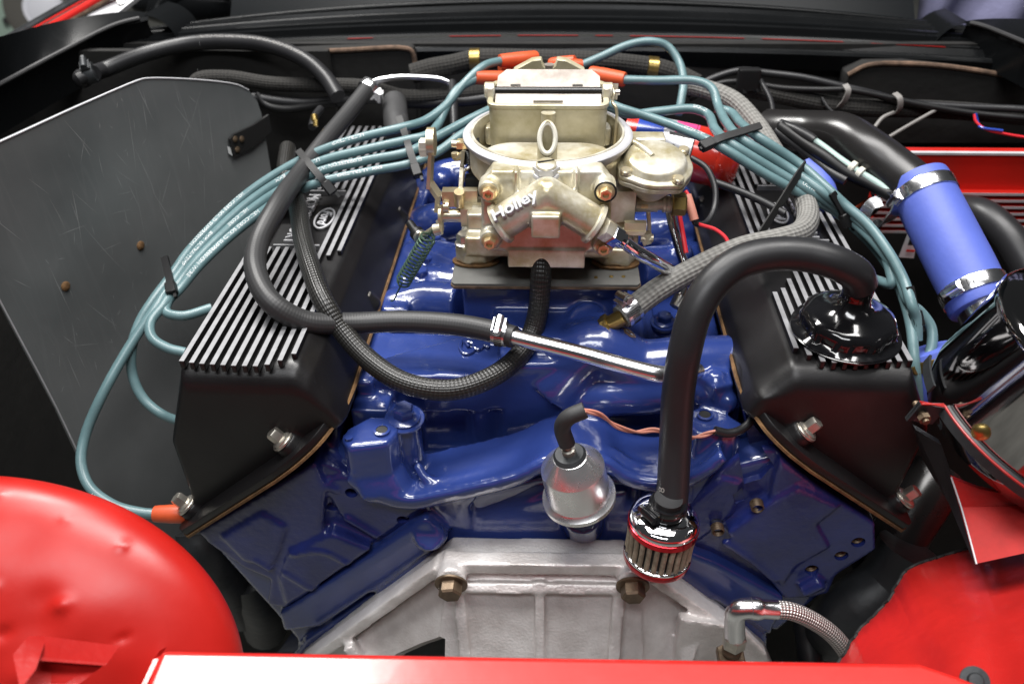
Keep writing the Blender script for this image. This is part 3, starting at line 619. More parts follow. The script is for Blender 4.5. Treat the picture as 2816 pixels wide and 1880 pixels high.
# right front runners
m.tube([(0.6, -10.4, 67.6), (3.86, -9.60, 71.03), (7.34, -10.00, 69.49), (10.74, -9.80, 69.72), (15.01, -8.80, 69.41)], lambda s: 2.7 - .5 * s, 18)
m.prism([(2, -11.6, 57), (12.5, -11.0, 57), (12.5, -4, 57), (2, -4, 57)], (0, 0, 9.5))
m.tube([(1.6, -10.6, 66.2), (5.29, -11.60, 68.08), (8.69, -11.40, 68.23), (12.13, -10.60, 68.56)], 1.7, 16)
m.prism([V(p) + V((0, 0, -4)) for p in ((12.28, -10.17, 70.60), (14.28, -10.66, 70.60), (14.34, -13.07, 70.60), (12.78, -13.64, 70.60), (11.70, -12.10, 70.60))], (0, 0, 4))
for q in ((13.00, -12.34, 70.40), (12.17, -12.48, 69.00), (13.97, -13.19, 69.00)): m.sphere(q, .9, 12)
# water outlet boss with brass union
m.cyl((2.66, -2.96, 68.00), (3.50, -8.11, 72.40), 2.0, 1.7, 22); m.cyl((3.02, -7.58, 71.60), V((3.02, -7.58, 71.60)) + V((1.9, -.7, .5)), 1.55, 1.35, 22)
# bolt bosses
m.cyl(V((-10.39, -14.69, 67.60)) + V((.1, -.3, -7.5)), (-10.39, -14.69, 67.60), 1.2, 1.05, 20); m.cyl((11.78, 6.97, 62.00), (10.06, -3.76, 69.40), 1.1, seg=20)
m.cyl((-13.77, 15.02, 62.00), (-11.45, 2.71, 69.60), 1.1, seg=18)
# lower left lug platform
lug = [V(p) for p in ((-14.83, -17.29, 68.00), (-14.13, -18.11, 68.00), (-11.33, -17.54, 68.00), (-10.72, -16.14, 68.00), (-11.29, -14.72, 68.00), (-13.22, -14.79, 68.00), (-14.73, -16.23, 68.00))]
m.rings([lug, [p + V((.05, -.15, -.3)) for p in lug], [p + V((.1, -.35, -3.0)) for p in lug], [p + V((.7 + .05 * (p.x + 15), -.9, -4.6)) for p in lug], [p + V((1.0, -.6, -5.4)) for p in lug]])
m.box((-13.4, -11.8, 65.5), (3.0, 4.5, 5)); m.box((13.8, -10.8, 65.5), (3.0, 4, 5)); m.box((-14.2, -12.5, 62.0), (2.4, 5, 5)); m.box((15.0, -11.0, 63), (2.4, 4, 5))
# right lug platform
m.prism([V(p) for p in ((11.07, -13.74, 68.60), (13.11, -13.16, 68.60), (14.96, -15.28, 68.60), (14.35, -16.26, 68.60), (11.36, -16.55, 68.60), (10.57, -15.24, 68.60))], (-.4, -1.0, -6.5))
# front shelf, end rail with its rolled lip
m.prism([(-13.5, -12, 60.4), (-9, -15.6, 61.0), (-5, -16.0, 61.2), (0, -15.2, 62.4), (3, -15.0, 62.8), (9, -15.4, 61.8), (13.5, -14, 61.4), (13, -8, 61.6), (-13, -8, 61)], (0, 0, -2.4))
lip = [(-14.51, -18.00, 64.84), (-12.63, -18.20, 63.43), (-9.81, -18.30, 62.89), (-7.61, -18.20, 63.44), (-4.27, -18.00, 64.39), (-1.65, -17.70, 65.19), (0.68, -17.20, 66.32), (4.49, -17.20, 66.36), (6.47, -17.60, 65.26), (9.03, -17.90, 65.06), (11.46, -18.00, 66.11), (13.16, -17.80, 67.73)]
m.tube(lip, .5, 12)
sp = spline(lip, 4)
m.rings([[p + V((0, -.35, .42)), p + V((0, 1.6, .38)), p + V((0, 4.6, .5)), p + V((0, 4.6, -1.4)), p + V((0, .4, -1.5)), p + V((0, -.35, -.8))] for p in sp])
m.tube([(-9.64, -16.20, 64.62), (-8.82, -17.00, 63.76), (-7.91, -17.10, 63.52), (-4.70, -16.90, 64.28), (-2.04, -16.40, 64.99), (0.66, -15.80, 66.06)], .42, 12)
m.tube([(-6.20, -15.60, 63.55), (-3.80, -15.40, 64.14), (-1.76, -15.20, 64.77)], .35, 10)
m.tube([(1.92, -16.00, 66.11), (5.20, -16.00, 66.14), (6.86, -16.50, 65.32), (9.18, -16.60, 64.86)], .42, 12)
# columns on the dark front wall
m.cyl((-5.0, -11.0, 58), (-5.0, -11.0, 69), 1.2, seg=20)
man = fuse('inlet_manifold', m, M['blue'], eng, .20, 10)
# cast squiggle on the runner top
k = B(); z_ = 70.32
for pts in (((-6.71, -7.87, 70.30), (-6.67, -8.94, 70.30), (-6.19, -9.62, 70.30), (-5.66, -9.26, 70.30), (-5.68, -8.32, 70.30), (-6.13, -7.97, 70.30)), ((-5.64, -8.79, 70.30), (-5.20, -9.01, 70.30), (-4.81, -8.53, 70.30), (-4.38, -8.75, 70.30)), ((-6.35, -7.98, 70.30), (-6.00, -8.68, 70.30))): k.tube(pts, .16, 8)
obj('cast_mark', k, M['blue'], man)
HB_blue = hexbolt('bolt', .82, .85, M['blue'], 1.5, .35, washer=1.9)
HB_blue_s = hexbolt('bolt', .62, .6, M['blue'], 1.4, .25, washer=1.8)
for p in ((-10.51, -14.71, 67.75), (10.06, -3.71, 69.50), (-11.44, 2.71, 69.70), (-11.15, 5.57, 69.50), (-11.02, 9.46, 69.50)): inst('bolt', HB_blue if p[1] < 0 and p[0] < -9 and p[2] < 68.5 else HB_blue_s, p, (.02, -.08, 1), man, .3)
for p in ((-11.91, -16.40, 68.15), (12.15, -14.52, 68.75)):
    k = B(); k.lathe(p, (0, 0, 1), [(.62, -.2), (.62, .06), (.45, .10), (.40, -.1)], 18); o = obj('threaded_hole', k, M['blue'], man)
    k = B(); k.lathe(p, (0, 0, 1), [(.42, -.3), (.42, .05)], 14); obj('hole_shade', k, M['ink'], o)  # black plug painting the shade inside the hole
k = B(); k.lathe((-14.22, -17.29, 68.15), (0, 0, 1), [(.3, -.1), (.3, .06), (.2, .08)], 14); obj('dimple', k, M['blue'], man)
# sooty exhaust stubs either side under the heads
for pts, r in ((((-30.00, -14.00, 53.62), (-29.69, -15.00, 52.09), (-29.87, -13.00, 45.43), (-32.20, -8.00, 33.76)), 2.2), (((-28.48, -12.00, 45.53), (-28.82, -10.00, 38.14), (-31.52, -6.00, 27.83)), 2.4), (((29.04, -13.00, 52.44), (32.05, -12.00, 49.14), (31.33, -10.00, 41.40), (32.73, -6.00, 32.36)), 2.6)):
    k = B(); k.tube(pts, r, 16); obj('exhaust_stub', k, M['dark_iron'], eng)

# ---------------------------------------------------------------- rocker covers
def cover(label, side, x_to, x_ti, x_ri, x_ro, z_ri, z_ro, y0, y1, fin_x, yoff):
    s = side
    t = thing('rocker_cover', (s * 21, y0, 60), label, 'engine cover')
    zt = 74.6
    b = B()
    sec = [(x_to, zt - .1), (x_ti, zt - .1), (x_ti + (x_ri - x_ti) * .35, zt - 1.0), (x_ri - (x_ri - x_ti) * .18, z_ri + 1.0), (x_ri * .98, z_ri - .6), (x_ro * .985, z_ro + .2), (x_ro * .985, z_ro + 2.6), (x_to * 1.092, z_ro + 8.6)]
    def ring(y, k):
        cx_ = sum(p[0] for p in sec) / len(sec); cz_ = z_ri - 4
        return [V((cx_ + (x - cx_) * k, y, cz_ + (z - cz_) * (k if z > cz_ else 1))) for x, z in sec]
    def rr(y, q):
        cx_ = sum(p[0] for p in sec) / len(sec); d = 1.9 * (1 - math.sqrt(max(0, 1 - q * q)))
        return [V((x + (cx_ - x) * .045 * d, y, z - (d if i < 2 else d * .7 if i == 2 else 0))) for i, (x, z) in enumerate(sec)]
    b.rings([rr(y0 + .15 + 1.9 * (1 - q) - .0, q) for q in (1, .97, .9, .78, .6, .4, .2, 0)] + [ring(y1 - 1.6, 1.0), ring(y1, .95)])
    # mounting flange, tilted with the bank
    fl = [(x_ri, z_ri), (x_ro, z_ro)]
    n = V((z_ro - z_ri, 0, -(x_ro - x_ri))).normalized(); n = n if n.z > 0 else -n
    def fp(u, y): return V((x_ri + (x_ro - x_ri) * u, y, z_ri + (z_ro - z_ri) * u))
    outl = [fp(-.01, y0 + 3.4), fp(.03, y0 + .9), fp(.13, y0 - .8), fp(.28, y0 - 1.4), fp(1.0, y0 - 1.0), fp(1.02, y0), fp(1.02, y1), fp(-.01, y1)]
    rim = spline([fp(0, y0 + 6), fp(-.005, y0 + 4.0), fp(.02, y0 + 1.6), fp(.10, y0 - .6), fp(.22, y0 - 1.6), fp(.36, y0 - 1.9)], 5)
    rim += [fp(.97, y0 - 1.5), fp(1.015, y0 - .8), fp(1.02, y1), fp(0, y1)]
    f_ = B(); f_.prism(rim, n * .62); f_.bevel(.14, 2, 50); obj('flange', f_, M['black_satin'], t)
    inner = [p + (fp(.5, y0 + 8) - p).normalized() * .25 + n * .3 for p in rim]
    body_b = b
    for u, y in ((.26, y0 - .1), (.93, y0 + .3), (.03, y0 + 15), (.03, y0 + 31)):
        body_b.cyl(fp(u, y), fp(u, y) + n * 1.35, 1.0, .92, 20)
    body = fuse('cover_body', body_b, M['black_satin'], t, .20, 5, ang=60)
    g = B(); g.prism([p - n * .24 + (p - fp(.5, y0 + 8)).normalized() * .12 for p in rim], n * .2); obj('cover_gasket', g, M['cork'], t)
    for u, y in ((.26, y0 - .1), (.93, y0 + .3), (.03, y0 + 15), (.03, y0 + 31)): inst('cover_bolt', HB_cover, fp(u, y) + n * 1.3, n, t, u * 9)
    # machined fins
    for i, (x, segs) in enumerate(fin_x):
        for a, c_ in segs:
            f = B(); f.box((x, (a + c_) / 2, zt + .02), (.37, c_ - a, .62)); f.bevel(.10, 2)
            o = obj('fin', f, M['black_satin'], t)
            f = B(); f.box((x, (a + c_) / 2, zt + .335), (.345, c_ - a - .10, .05)); obj('fin_top', f, M['fin'], o)
    return t, zt
HB_cover = hexbolt('cover_bolt', .55, .8, M['nickel'], 1.45, .25, washer=1.7)
yL = -18.0
fins = []
yf = [-17.3, -17.45, -17.55, -17.6, -17.65, -17.7, -17.7, -17.7, -17.5, -17.0, -16.2]
for i in range(11):
    x = -25.15 + i * .765
    if i < 2: segs = [(yf[i], 26.5)]
    elif i < 8: segs = [(yf[i], -1.0), (10.2, 26.5)]
    elif i == 8: segs = [(yf[i], -6.6), (-3.2, 26.5)]
    elif i == 9: segs = [(yf[i], -7.8), (-2.4, 26.5)]
    else: segs = [(yf[i], -8.6), (-1.6, 26.5)]
    fins.append((x, segs))
cvL, zt = cover('black rocker cover on the left bank with silver fins and raised lettering', -1, -25.5, -17.2, -14.4, -28.2, 70.3, 59.0, yL, 27, fins, 0)
yf = [-14.4, -15.2, -15.9, -16.0, -16.0, -16.0, -15.9, -15.8, -15.8, -15.7, -15.6]
fins = []
for i in range(11):
    x = 17.75 + i * .745
    if i > 8: segs = [(yf[i], 26.5)]
    elif i > 2: segs = [(yf[i], 1.0), (12.2, 26.5)]
    elif i == 2: segs = [(yf[i], -5.0), (-1.6, 26.5)]
    elif i == 1: segs = [(yf[i], -6.4), (-1.0, 26.5)]
    else: segs = [(yf[i], -7.0), (-.2, 26.5)]
    fins.append((x, segs))
cvR, zt = cover('black rocker cover on the right bank below the round oil filler cap', 1, 25.4, 17.4, 14.5, 27.6, 71.3, 61.0, -17.0, 27, fins, 0)
# recessed name panel with border, lettering and oval badge on each cover
for cv, x0, x1, ya, yb, sgn in ((cvL, -23.4, -19.4, -.7, 9.9, 1), (cvR, 20.0, 24.0, 1.3, 11.9, -1)):
    for yy in (ya, yb):
        k = B(); k.box(((x0 + x1) / 2, yy, zt + .12), (x1 - x0, .22, .5)); obj('panel_border', k, M['fin'], cv)
    xm = (x0 + x1) / 2
    text_on('raised_lettering', 'MOTORSPORT', 1.55, .14, (xm - .9 * sgn, (ya + yb) / 2, zt + .12), (0, -1 * sgn, 0), (0, 0, 1), M['ring'], cv, bold=.03, squash=.92)
    k = B(); cx_, cy_ = xm + 1.15 * sgn, (ya + yb) / 2
    k.tube([V((cx_ + .82 * cos(a), cy_ + 1.9 * sin(a), zt + .16)) for a in [2 * pi * i / 32 for i in range(33)]], .10, 8, raw=True)
    ov = obj('oval_badge', k, M['ring'], cv)
    text_on('badge_script', 'Ford', 1.35, .08, (cx_, cy_, zt + .14), (0, -1 * sgn, 0), (0, 0, 1), M['ring'], ov, bold=.03, ital=.35)

# ---------------------------------------------------------------- bellhousing
t = thing('bellhousing', (0, -22, 40), 'pale cast aluminium bellhousing bolted below the blue engine', 'bellhousing')
b = B()
top = [(-21.51, -19.50, 42.48), (-13.77, -19.50, 51.14), (-7.95, -19.00, 56.82), (-7.02, -19.00, 57.71), (6.53, -19.00, 58.03), (7.92, -19.00, 57.58), (10.12, -18.90, 55.98), (15.15, -19.50, 51.00), (19.49, -19.50, 46.08), (22.05, -19.50, 39.92), (-24.58, -19.50, 36.61)]
b.prism([V(p) for p in top], (0, 1.6, 0))
# sloping front skin
b.prism([(-7.12, -20.00, 57.14), (7.85, -20.00, 57.56), (9.0, -27.5, 42), (14, -29, 36), (-14, -29, 36), (-9.5, -27.5, 42)], (0, 1.4, -.6))
b.prism([(-6.81, -19.60, 57.19), (-16.24, -20.50, 47.57), (-17, -24, 38), (-8, -27.5, 41)], (.2, .8, -.9))
b.prism([(8.23, -19.60, 57.39), (12.68, -20.50, 52.82), (16.48, -21.50, 49.24), (17, -25, 38), (8, -27.5, 41)], (-.2, .8, -.9))
# ribs
for p, q, wd, hh in (((0.03, -20.60, 56.66), (.4, -28.4, 41.5), .75, 1.0), ((-6.36, -20.80, 55.52), (-4.6, -28.6, 41.5), .9, 1.2), ((6.21, -20.80, 56.18), (5.4, -28.6, 41.5), .9, 1.2), ((-6.04, -21.00, 56.01), (6.52, -21.00, 56.45), .8, .8), ((-15.85, -21.50, 48.94), (-12.5, -24.6, 41), .9, 1.6), ((12.50, -21.00, 53.79), (10.0, -27, 41), 1.0, 1.4)):
    b.bar(V(p), V(q), wd, hh, (0, -.7, .7))
b.bar((-7.78, -20.00, 57.53), (-20.38, -20.80, 44.89), .9, 1.8, (0, -1, .25)); b.bar((8.74, -20.00, 57.29), (15.93, -20.80, 51.43), .8, 2.2, (0, -1, .25))
b.bar((-7.42, -20.00, 57.75), (8.13, -20.00, 58.19), 1.1, 1.5, (0, -1, .1))
b.prism([(10.82, -22.60, 55.09), (15.78, -22.00, 53.42), (18.34, -22.00, 50.12), (18.94, -22.00, 46.48), (10.86, -23.00, 47.54)], (0, 1.2, -.5))
b.cyl((-7.04, -19.00, 56.71), (-6.72, -21.80, 57.59), 1.25, 1.15, 20); b.cyl((7.35, -19.00, 57.03), (7.09, -21.80, 58.04), 1.25, 1.15, 20)
cu = B(); cu.prism([V(p) + V((0, -1.5, 2.2)) for p in ((-11.78, -22.60, 49.25), (-9.67, -22.60, 50.82), (-7.90, -22.60, 51.86), (-7.43, -22.60, 51.54), (-7.50, -22.60, 46.93), (-13.71, -22.60, 46.52))], (0, 5, -7.4))
bell = fuse('housing_casting', b, M['cast'], t, .17, 3, cuts=cu)
k = B(); k.lathe((0, -19.0, 40), (0, -1, 0), [(.1, 0), (15, 0), (15, .3), (.1, .3)], 64); obj('flywheel', k, M['dark_iron'], t)  # dark disc added behind the casting so its opening reads black
HB_rust = hexbolt('bolt', .92, .95, M['rust'], 0, 0, washer=1.38)
for p in ((-6.70, -21.90, 57.62), (7.05, -21.90, 58.07)): inst('bolt', HB_rust, p, (0, -.96, -.12), t, .2)
# ---------------------------------------------------------------- carburettor
hs = thing('heat_shield', (0, -7.4, 75.2), 'thin grey fibre insulator plate with brown edge under the carburettor', 'insulator plate')
b = B(); b.prism([V(p) for p in ((-7.26, -7.36, 75.30), (-7.03, -7.67, 75.30), (7.15, -7.46, 75.30), (7.38, -7.13, 75.30), (7.3, 8.5, 75.3), (-7.4, 8.5, 75.3))], (0, 0, .34)); obj('plate', b, M['card'], hs)
b = B(); b.prism([V(p) + V((0, -.03, -.07)) for p in ((-7.33, -7.36, 75.30), (-7.05, -7.73, 75.30), (7.18, -7.52, 75.30), (7.45, -7.13, 75.30), (7.32, 8.5, 75.3), (-7.42, 8.5, 75.3))], (0, 0, .2)); obj('plate_core', b, M['board_edge'], hs)
for p in ((3.98, -6.46, 75.66), (5.18, -6.30, 75.66), (6.13, -6.27, 75.66)):
    b = B(); b.lathe(p, (0, 0, 1), [(.17, -.05), (.15, .04), (.05, .06)], 12); obj('rivet', b, M['brass'], hs)

cb = thing('carburettor', (0, 0, 75.7), 'pale gold plated four barrel carburettor with open air horn on top of the engine', 'carburettor')
b = B()
# throttle base flange with corner ears
b.prism([(-7.2, -4.6, 75.9), (-6.4, -5.2, 75.9), (-4.8, -5.1, 75.9), (-3.4, -3.8, 75.9), (3.4, -3.8, 75.9), (4.8, -5.1, 75.9), (6.6, -5.2, 75.9), (7.2, -4.2, 75.9), (6.8, -2.6, 75.9), (6.0, 1, 75.9), (6.8, 7, 75.9), (-6.8, 7, 75.9), (-6.0, 1, 75.9), (-7.0, -2.6, 75.9)], (0, 0, 1.5))
b.box((0, 0.6, 79.5), (9.8, 12, 5.6))
b.cyl((0, 0, 82.2), (0, 0, 84.5), 6.15, seg=48)
b.prism([(-5.0, -3.2, 82), (5.0, -3.2, 82), (5.4, -1, 82), (5.4, 3, 82), (-5.4, 3, 82), (-5.4, -1, 82)], (0, 0, 2.0))
b.box((6.0, -1.5, 79.6), (1.6, 3.0, 3.2)); b.box((6.6, -3.0, 77.6), (1.4, 2.4, 1.0))
b.box((-5.4, -2.5, 79.0), (1.6, 3.4, 1.6)); b.box((-5.6, -4.4, 77.6), (1.4, 2.0, 1.6))
cu = B(); cu.cyl((0, 0, 82.7), (0, 0, 87), 5.86, seg=64)
cu.prism([V(((-2.4 if cos(a) < 0 else 2.4) + 2.5 * cos(a), -2.7 + 2.3 * sin(a), 80.2)) for a in [2 * pi * (i + .5) / 40 for i in range(40)]], (0, 0, 4))
body = fuse('main_body', b, M['zinc'], cb, .13, 4, cuts=cu)
for sx in (-1, 1):
    k = B(); k.prism([V((sx * (4.6) + 1.9 * cos(a) * 1.0 + sx * 1.0, -4.4 + 1.0 * sin(a), 75.72)) for a in [2 * pi * i / 24 for i in range(24)]], (0, 0, .16)); obj('flange_gasket', k, M['cork'], cb)
# float bowl: box, vee of cast fuel passages, corner pads
b = B()
b.prism([(-4.48, -7.60, 84.08), (-3.86, -7.20, 84.85), (4.00, -7.20, 84.91), (4.64, -7.60, 84.17), (4.85, -8.00, 80.20), (4.36, -8.00, 79.03), (2.60, -8.00, 78.70), (-1.95, -8.00, 78.63), (-3.97, -8.00, 79.05), (-4.65, -8.00, 80.07)], (0, 1.7, .0))
b.box((0, -5.6, 80.4), (9.0, 2.4, 4.6))
b.box((((0.10, -8.00, 78.85))[0], -6.6, 78.2), (5.8, 3.0, 1.5))
ja = V((0.12, -8.80, 83.79)); la = V((-3.13, -9.00, 81.63)); ra = V((3.48, -9.00, 81.71))
b.cyl(ja + V((.3, 0, .2)), la, 1.25, 1.28, 26); b.cyl(ja + V((-.3, 0, .2)), ra, 1.25, 1.28, 26); b.sphere(ja, 1.28, 20)
b.box(V((0.06, -9.40, 82.19)), (2.0, 2.6, 1.75))
b.cyl(V((0.04, -7.40, 83.35)), V((0.02, -6.60, 84.20)) + V((0, 0, .2)), 1.25, 1.1, 24)
for q in ((-4.04, -8.20, 83.69), (4.24, -8.20, 83.78), (-4.03, -8.60, 79.94), (4.28, -8.60, 79.58)): b.cyl(V(q) + V((0, 1.5, 0)), V(q), .82, .78, 20)
b.box(V((-2.75, -6.60, 84.31)), (2.4, 1.2, .6)); b.box(V((2.74, -6.60, 84.36)), (2.4, 1.2, .6))
for q in ((-2.08, -7.50, 84.40), (2.17, -7.50, 84.44)): b.box(V(q), (.25, 1.2, 1.6))
bowl = fuse('float_bowl', b, M['zinc'], cb, .11, 4)
for e, d in ((la, (la - ja).normalized()), (ra, (ra - ja).normalized())):
    k = B(); k.lathe(e - d * .1, d, [(1.28, -.1), (1.52, 0), (1.55, .26), (1.45, .34), (1.1, .38)], 32); obj('passage_collar', k, M['zinc'], bowl)
dl = (ja - la).normalized()
text_on('cast_lettering', 'Holley', 1.22, .16, la + dl * 1.30 + V((-.06, -.98, 1.10)), dl, (-.3, -.62, .75), M['ring'], bowl, bold=.04, squash=1.1)
HB_bowl = hexbolt('bowl_screw', .47, .42, M['bolt_gold'], 1.35, .18, hollow=True)
for q in ((-4.03, -8.35, 83.77), (4.23, -8.35, 83.85), (-4.02, -8.75, 80.02), (4.27, -8.75, 79.67)): inst('bowl_screw', HB_bowl, q, (0, -1, .02), cb, .4)
k = B(); q = V((4.23, -8.32, 83.84)); k.tube([q + V((.74 * cos(a), -.03, .74 * sin(a))) for a in [2 * pi * i / 28 for i in range(29)]], .07, 8, raw=True); obj('screw_seal', k, M['rubber'], cb)
# needle-and-seat plug on top of the bowl
q = V((0.02, -7.00, 84.52)); k = B(); k.lathe(q, (0, -.15, 1), [(1.0, -.2), (1.02, .1), (.95, .25)], 30); k.rings([[q + V((cos(pi / 3 * i) * .98, sin(pi / 3 * i) * .98, zz)) for i in range(6)] for zz in (.2, .62)])
obj('adjuster_nut', k, M['ring'], cb)
k = B(); k.lathe(q + V((0, -.1, .6)), (0, -.15, 1), [(.72, -.1), (.74, .3), (.6, .42), (.1, .42)], 26); o = obj('adjuster_screw', k, M['zinc'], cb)
k = B(); k.bar(q + V((-.6, -.28, 1.06)), q + V((.55, .12, 1.06)), .12, .06, (0, 0, 1)); obj('slot', k, M['ink'], o)
# air horn: gasket ring, floor, throats
k = B(); k.lathe((0, 0, 84.4), (0, 0, 1), [(5.9, -.9), (6.0, -.5), (6.30, -.2), (6.62, .22), (6.62, .45), (6.45, .62), (6.12, .68), (5.98, .55), (5.86, .3), (5.85, -.9)], 96, cap=False); obj('air_cleaner_ring', k, M['ring'], cb)
k = B(); k.lathe((0, 0, 84.4), (0, 0, 1), [(5.98, .50), (5.95, .69), (5.80, .69), (5.76, .3), (5.74, -1.9)], 96, cap=False); obj('ring_wall', k, M['zinc'], cb)
k = B(); k.box((0, 3.4, 83.7), (10.2, 3.0, 1.6)); k.bevel(.3, 2); obj('horn_floor', k, M['zinc'], cb)
k = B(); k.prism([V((-2.3 + 2.25 * cos(a) * (1) if cos(a) < 0 else 2.3 + 2.25 * cos(a), -2.6 + 2.25 * sin(a), 80.25)) for a in [2 * pi * (i + .5) / 36 for i in range(36)]], (0, 0, .03)); obj('throat', k, M['ink'], cb)  # black sheet standing in for the shade at the bottom of the throats
k = B()
for x in (-2.35, 2.35):
    k.lathe((x, -2.6, 81.0), (0, 0, 1), [(1.0, 0), (1.05, .8), (.9, .85), (.75, .2)], 28); k.bar((x, -4.9, 81.6), (x, -2.6, 81.6), .5, .5)
obj('booster_venturi', k, M['zinc'], cb)
for x, y in ((-2.3, -5.2), (2.3, -5.2)):
    k = B(); k.lathe((x, y, 82.9), (0, 0, 1), [(.45, -.3), (.45, .1), (.38, .2), (.1, .22)], 24); obj('horn_screw', k, M['steel'], cb)
# vent tube with slanted oval mouth
vb = V((0.05, -4.3, 82.9)); k = B()
R_ = []
for i, zz in enumerate((0, 1.2, 1.9, 3.3)): R_.append([vb + V((.74 * cos(a), .74 * sin(a), zz if i < 3 else 3.2 + 1.15 * sin(a))) for a in [2 * pi * j / 28 for j in range(28)]])
R2 = [[vb + V((.42 * cos(a), .42 * sin(a), 3.2 + 1.15 * sin(a))) for a in [2 * pi * j / 28 for j in range(28)]], [vb + V((.40 * cos(a), .40 * sin(a), 1.5)) for a in [2 * pi * j / 28 for j in range(28)]]]
k.rings(R_ + R2); obj('vent_tube', k, M['zinc_stained'], cb)
k = B(); k.tube([vb + V((.58 * cos(a), .58 * sin(a) - .02, 3.22 + 1.15 * sin(a) * .8)) for a in [2 * pi * j / 28 for j in range(29)]], .19, 8, raw=True); obj('vent_rim', k, M['nylon'], cb)
k = B(); k.cyl((0.05, -.35, 83), (0.05, -.35, 86.6), .62, .55, 22); obj('vent_post', k, M['zinc'], cb)
# choke tower
def rrect(x0, x1, y0, y1, r, z, n=6):
    out = []
    for cx_, cy_, a0 in ((x1 - r, y0 + r, -pi / 2), (x1 - r, y1 - r, 0), (x0 + r, y1 - r, pi / 2), (x0 + r, y0 + r, pi)):
        for i in range(n + 1): a = a0 + pi / 2 * i / n; out.append(V((cx_ + r * cos(a), cy_ + r * sin(a), z)))
    return out
k = B(); k.rings([rrect(-4.55, 4.55, .2, 5.6, .8, 82.8), rrect(-4.6, 4.6, .1, 5.7, .8, 86.7), rrect(-4.72, 4.72, 0, 5.8, .9, 86.75), rrect(-4.72, 4.72, 0, 5.8, .9, 87.0), rrect(-4.6, 4.6, .12, 5.7, .8, 87.08), rrect(-4.3, 4.3, .45, 5.35, .6, 87.0), rrect(-4.25, 4.25, .5, 5.3, .6, 83.2)])
obj('choke_tower', k, M['zinc_stained'], cb, ang=50)
for sx in (-1, 1):
    k = B(); k.bar((sx * 4.55, 2.6, 86.6), (sx * 4.55, 2.6, 87.7), .62, 1.6, (0, 1, 0)); k.cyl((sx * 4.2, 2.5, 87.35), (sx * 5.05, 2.5, 87.35), .60, seg=20); k.bevel(.08, 1); obj('shaft_lug', k, M['zinc'], cb)
k = B(); k.cyl((-4.7, 2.5, 87.3), (4.9, 2.5, 87.3), .30, seg=18); obj('choke_shaft', k, M['black_pipe'], cb)
k = B(); k.prism([(-4.15, 1.0, 86.5), (4.15, 1.0, 86.5), (4.15, 2.3, 87.2), (-4.15, 2.3, 87.2)], (0, .08, -.1)); obj('choke_plate_lower', k, M['plate'], cb)
k = B(); k.prism([(-4.1, 2.7, 87.42), (4.1, 2.7, 87.42), (4.05, 3.9, 88.0), (3.4, 4.6, 88.3), (-3.4, 4.6, 88.3), (-4.05, 3.9, 88.0)], (0, .08, -.12)); o = obj('choke_plate', k, M['plate'], cb)
k = B()
for x, z_, y_ in ((-2.6, 87.6, 2.95), (2.3, 87.6, 2.95)): k.box((x, y_, z_), (.8, .12, .12))
k.box((0, 1.35, 86.85), (2.3, .14, .12)); obj('plate_slot', k, M['steel'], o)
k = B(); k.prism([V((x, 5.6, z_)) for x, z_ in ((-3.2, 86.6), (3.2, 86.6), (2.9, 87.9), (1.4, 88.7), (.62, 88.8), (.5, 88.3), (.2, 88.05), (-.2, 88.05), (-.5, 88.3), (-.62, 88.8), (-1.4, 88.7), (-2.9, 87.9))], (0, .9, 0)); k.bevel(.08, 1); obj('stud_bridge', k, M['zinc_stained'], cb)
k = B(); k.cyl((0, 5.9, 86.5), (0, 5.9, 88.3), .42, seg=18); obj('cleaner_stud', k, M['plate'], cb)
# choke link on the right of the tower
k = B(); k.tube([(5.0, 2.5, 87.6), (5.15, 2.2, 87.2), (5.05, 1.9, 86.6), (5.35, 1.6, 86.2), (5.4, 1.6, 83.0)], .13, 8); obj('choke_link', k, M['gold'], cb)
k = B(); k.bar((5.05, 2.6, 86.6), (5.05, 2.4, 87.9), .12, .8, (1, 0, 0)); k.cyl((4.9, 2.5, 87.2), (5.6, 2.5, 87.2), .24, seg=12); obj('choke_lever', k, M['steel'], cb)
# secondary diaphragm pot, its lid leaning a little towards the lens side
dc = V((8.19, -2.50, 83.09)); da = V((.05, -.22, 1)).normalized(); du = V((1, 0, 0)); du = (du - da * du.dot(da)).normalized(); dv = da.cross(du)
def DP(x, y, z): return dc + du * x + dv * y + da * z
def lobe(a): return 1 + .11 * max(0, cos(4 * a - 4 * .6)) ** 3
def dring(r, z): return [DP(r * 1.04 * cos(a) * (lobe(a) if r > 2.6 else 1), r * sin(a) * (lobe(a) if r > 2.6 else 1), z) for a in [2 * pi * q_ / 64 for q_ in range(64)]]
k = B(); k.rings([dring(.55, -3.7), dring(.7, -3.0), dring(1.0, -2.5), dring(2.3, -.75), dring(2.5, -.5), dring(2.55, -.4)]); pot = obj('diaphragm_base', k, M['zinc'], cb)
k = B(); k.rings([dring(2.72, -.42), dring(2.78, -.36), dring(2.78, -.06), dring(2.72, 0)]); obj('diaphragm_flange', k, M['zinc'], cb)
k = B(); k.rings([dring(2.76, .03), dring(2.80, .08), dring(2.80, .34), dring(2.72, .42), dring(2.46, .46), dring(2.36, .56), dring(2.25, .90), dring(2.05, 1.08), dring(1.2, 1.16), dring(.1, 1.18)])
lid = obj('diaphragm_lid', k, M['zinc'], cb, ang=50)
k = B(); k.tube([DP(-2.0, 2.2, .9), DP(-1.0, .9, 1.18), DP(-.3, -.1, 1.14)], .24, 10); obj('lid_passage', k, M['zinc'], lid)
SCR = B(); SCR.lathe((0, 0, 0), (0, 0, 1), [(.30, -.9), (.30, 0), (.42, .02), (.42, .3), (.34, .38), (.1, .38)], 20); SCR = SCR.mesh('lid_screw', M['gold'])
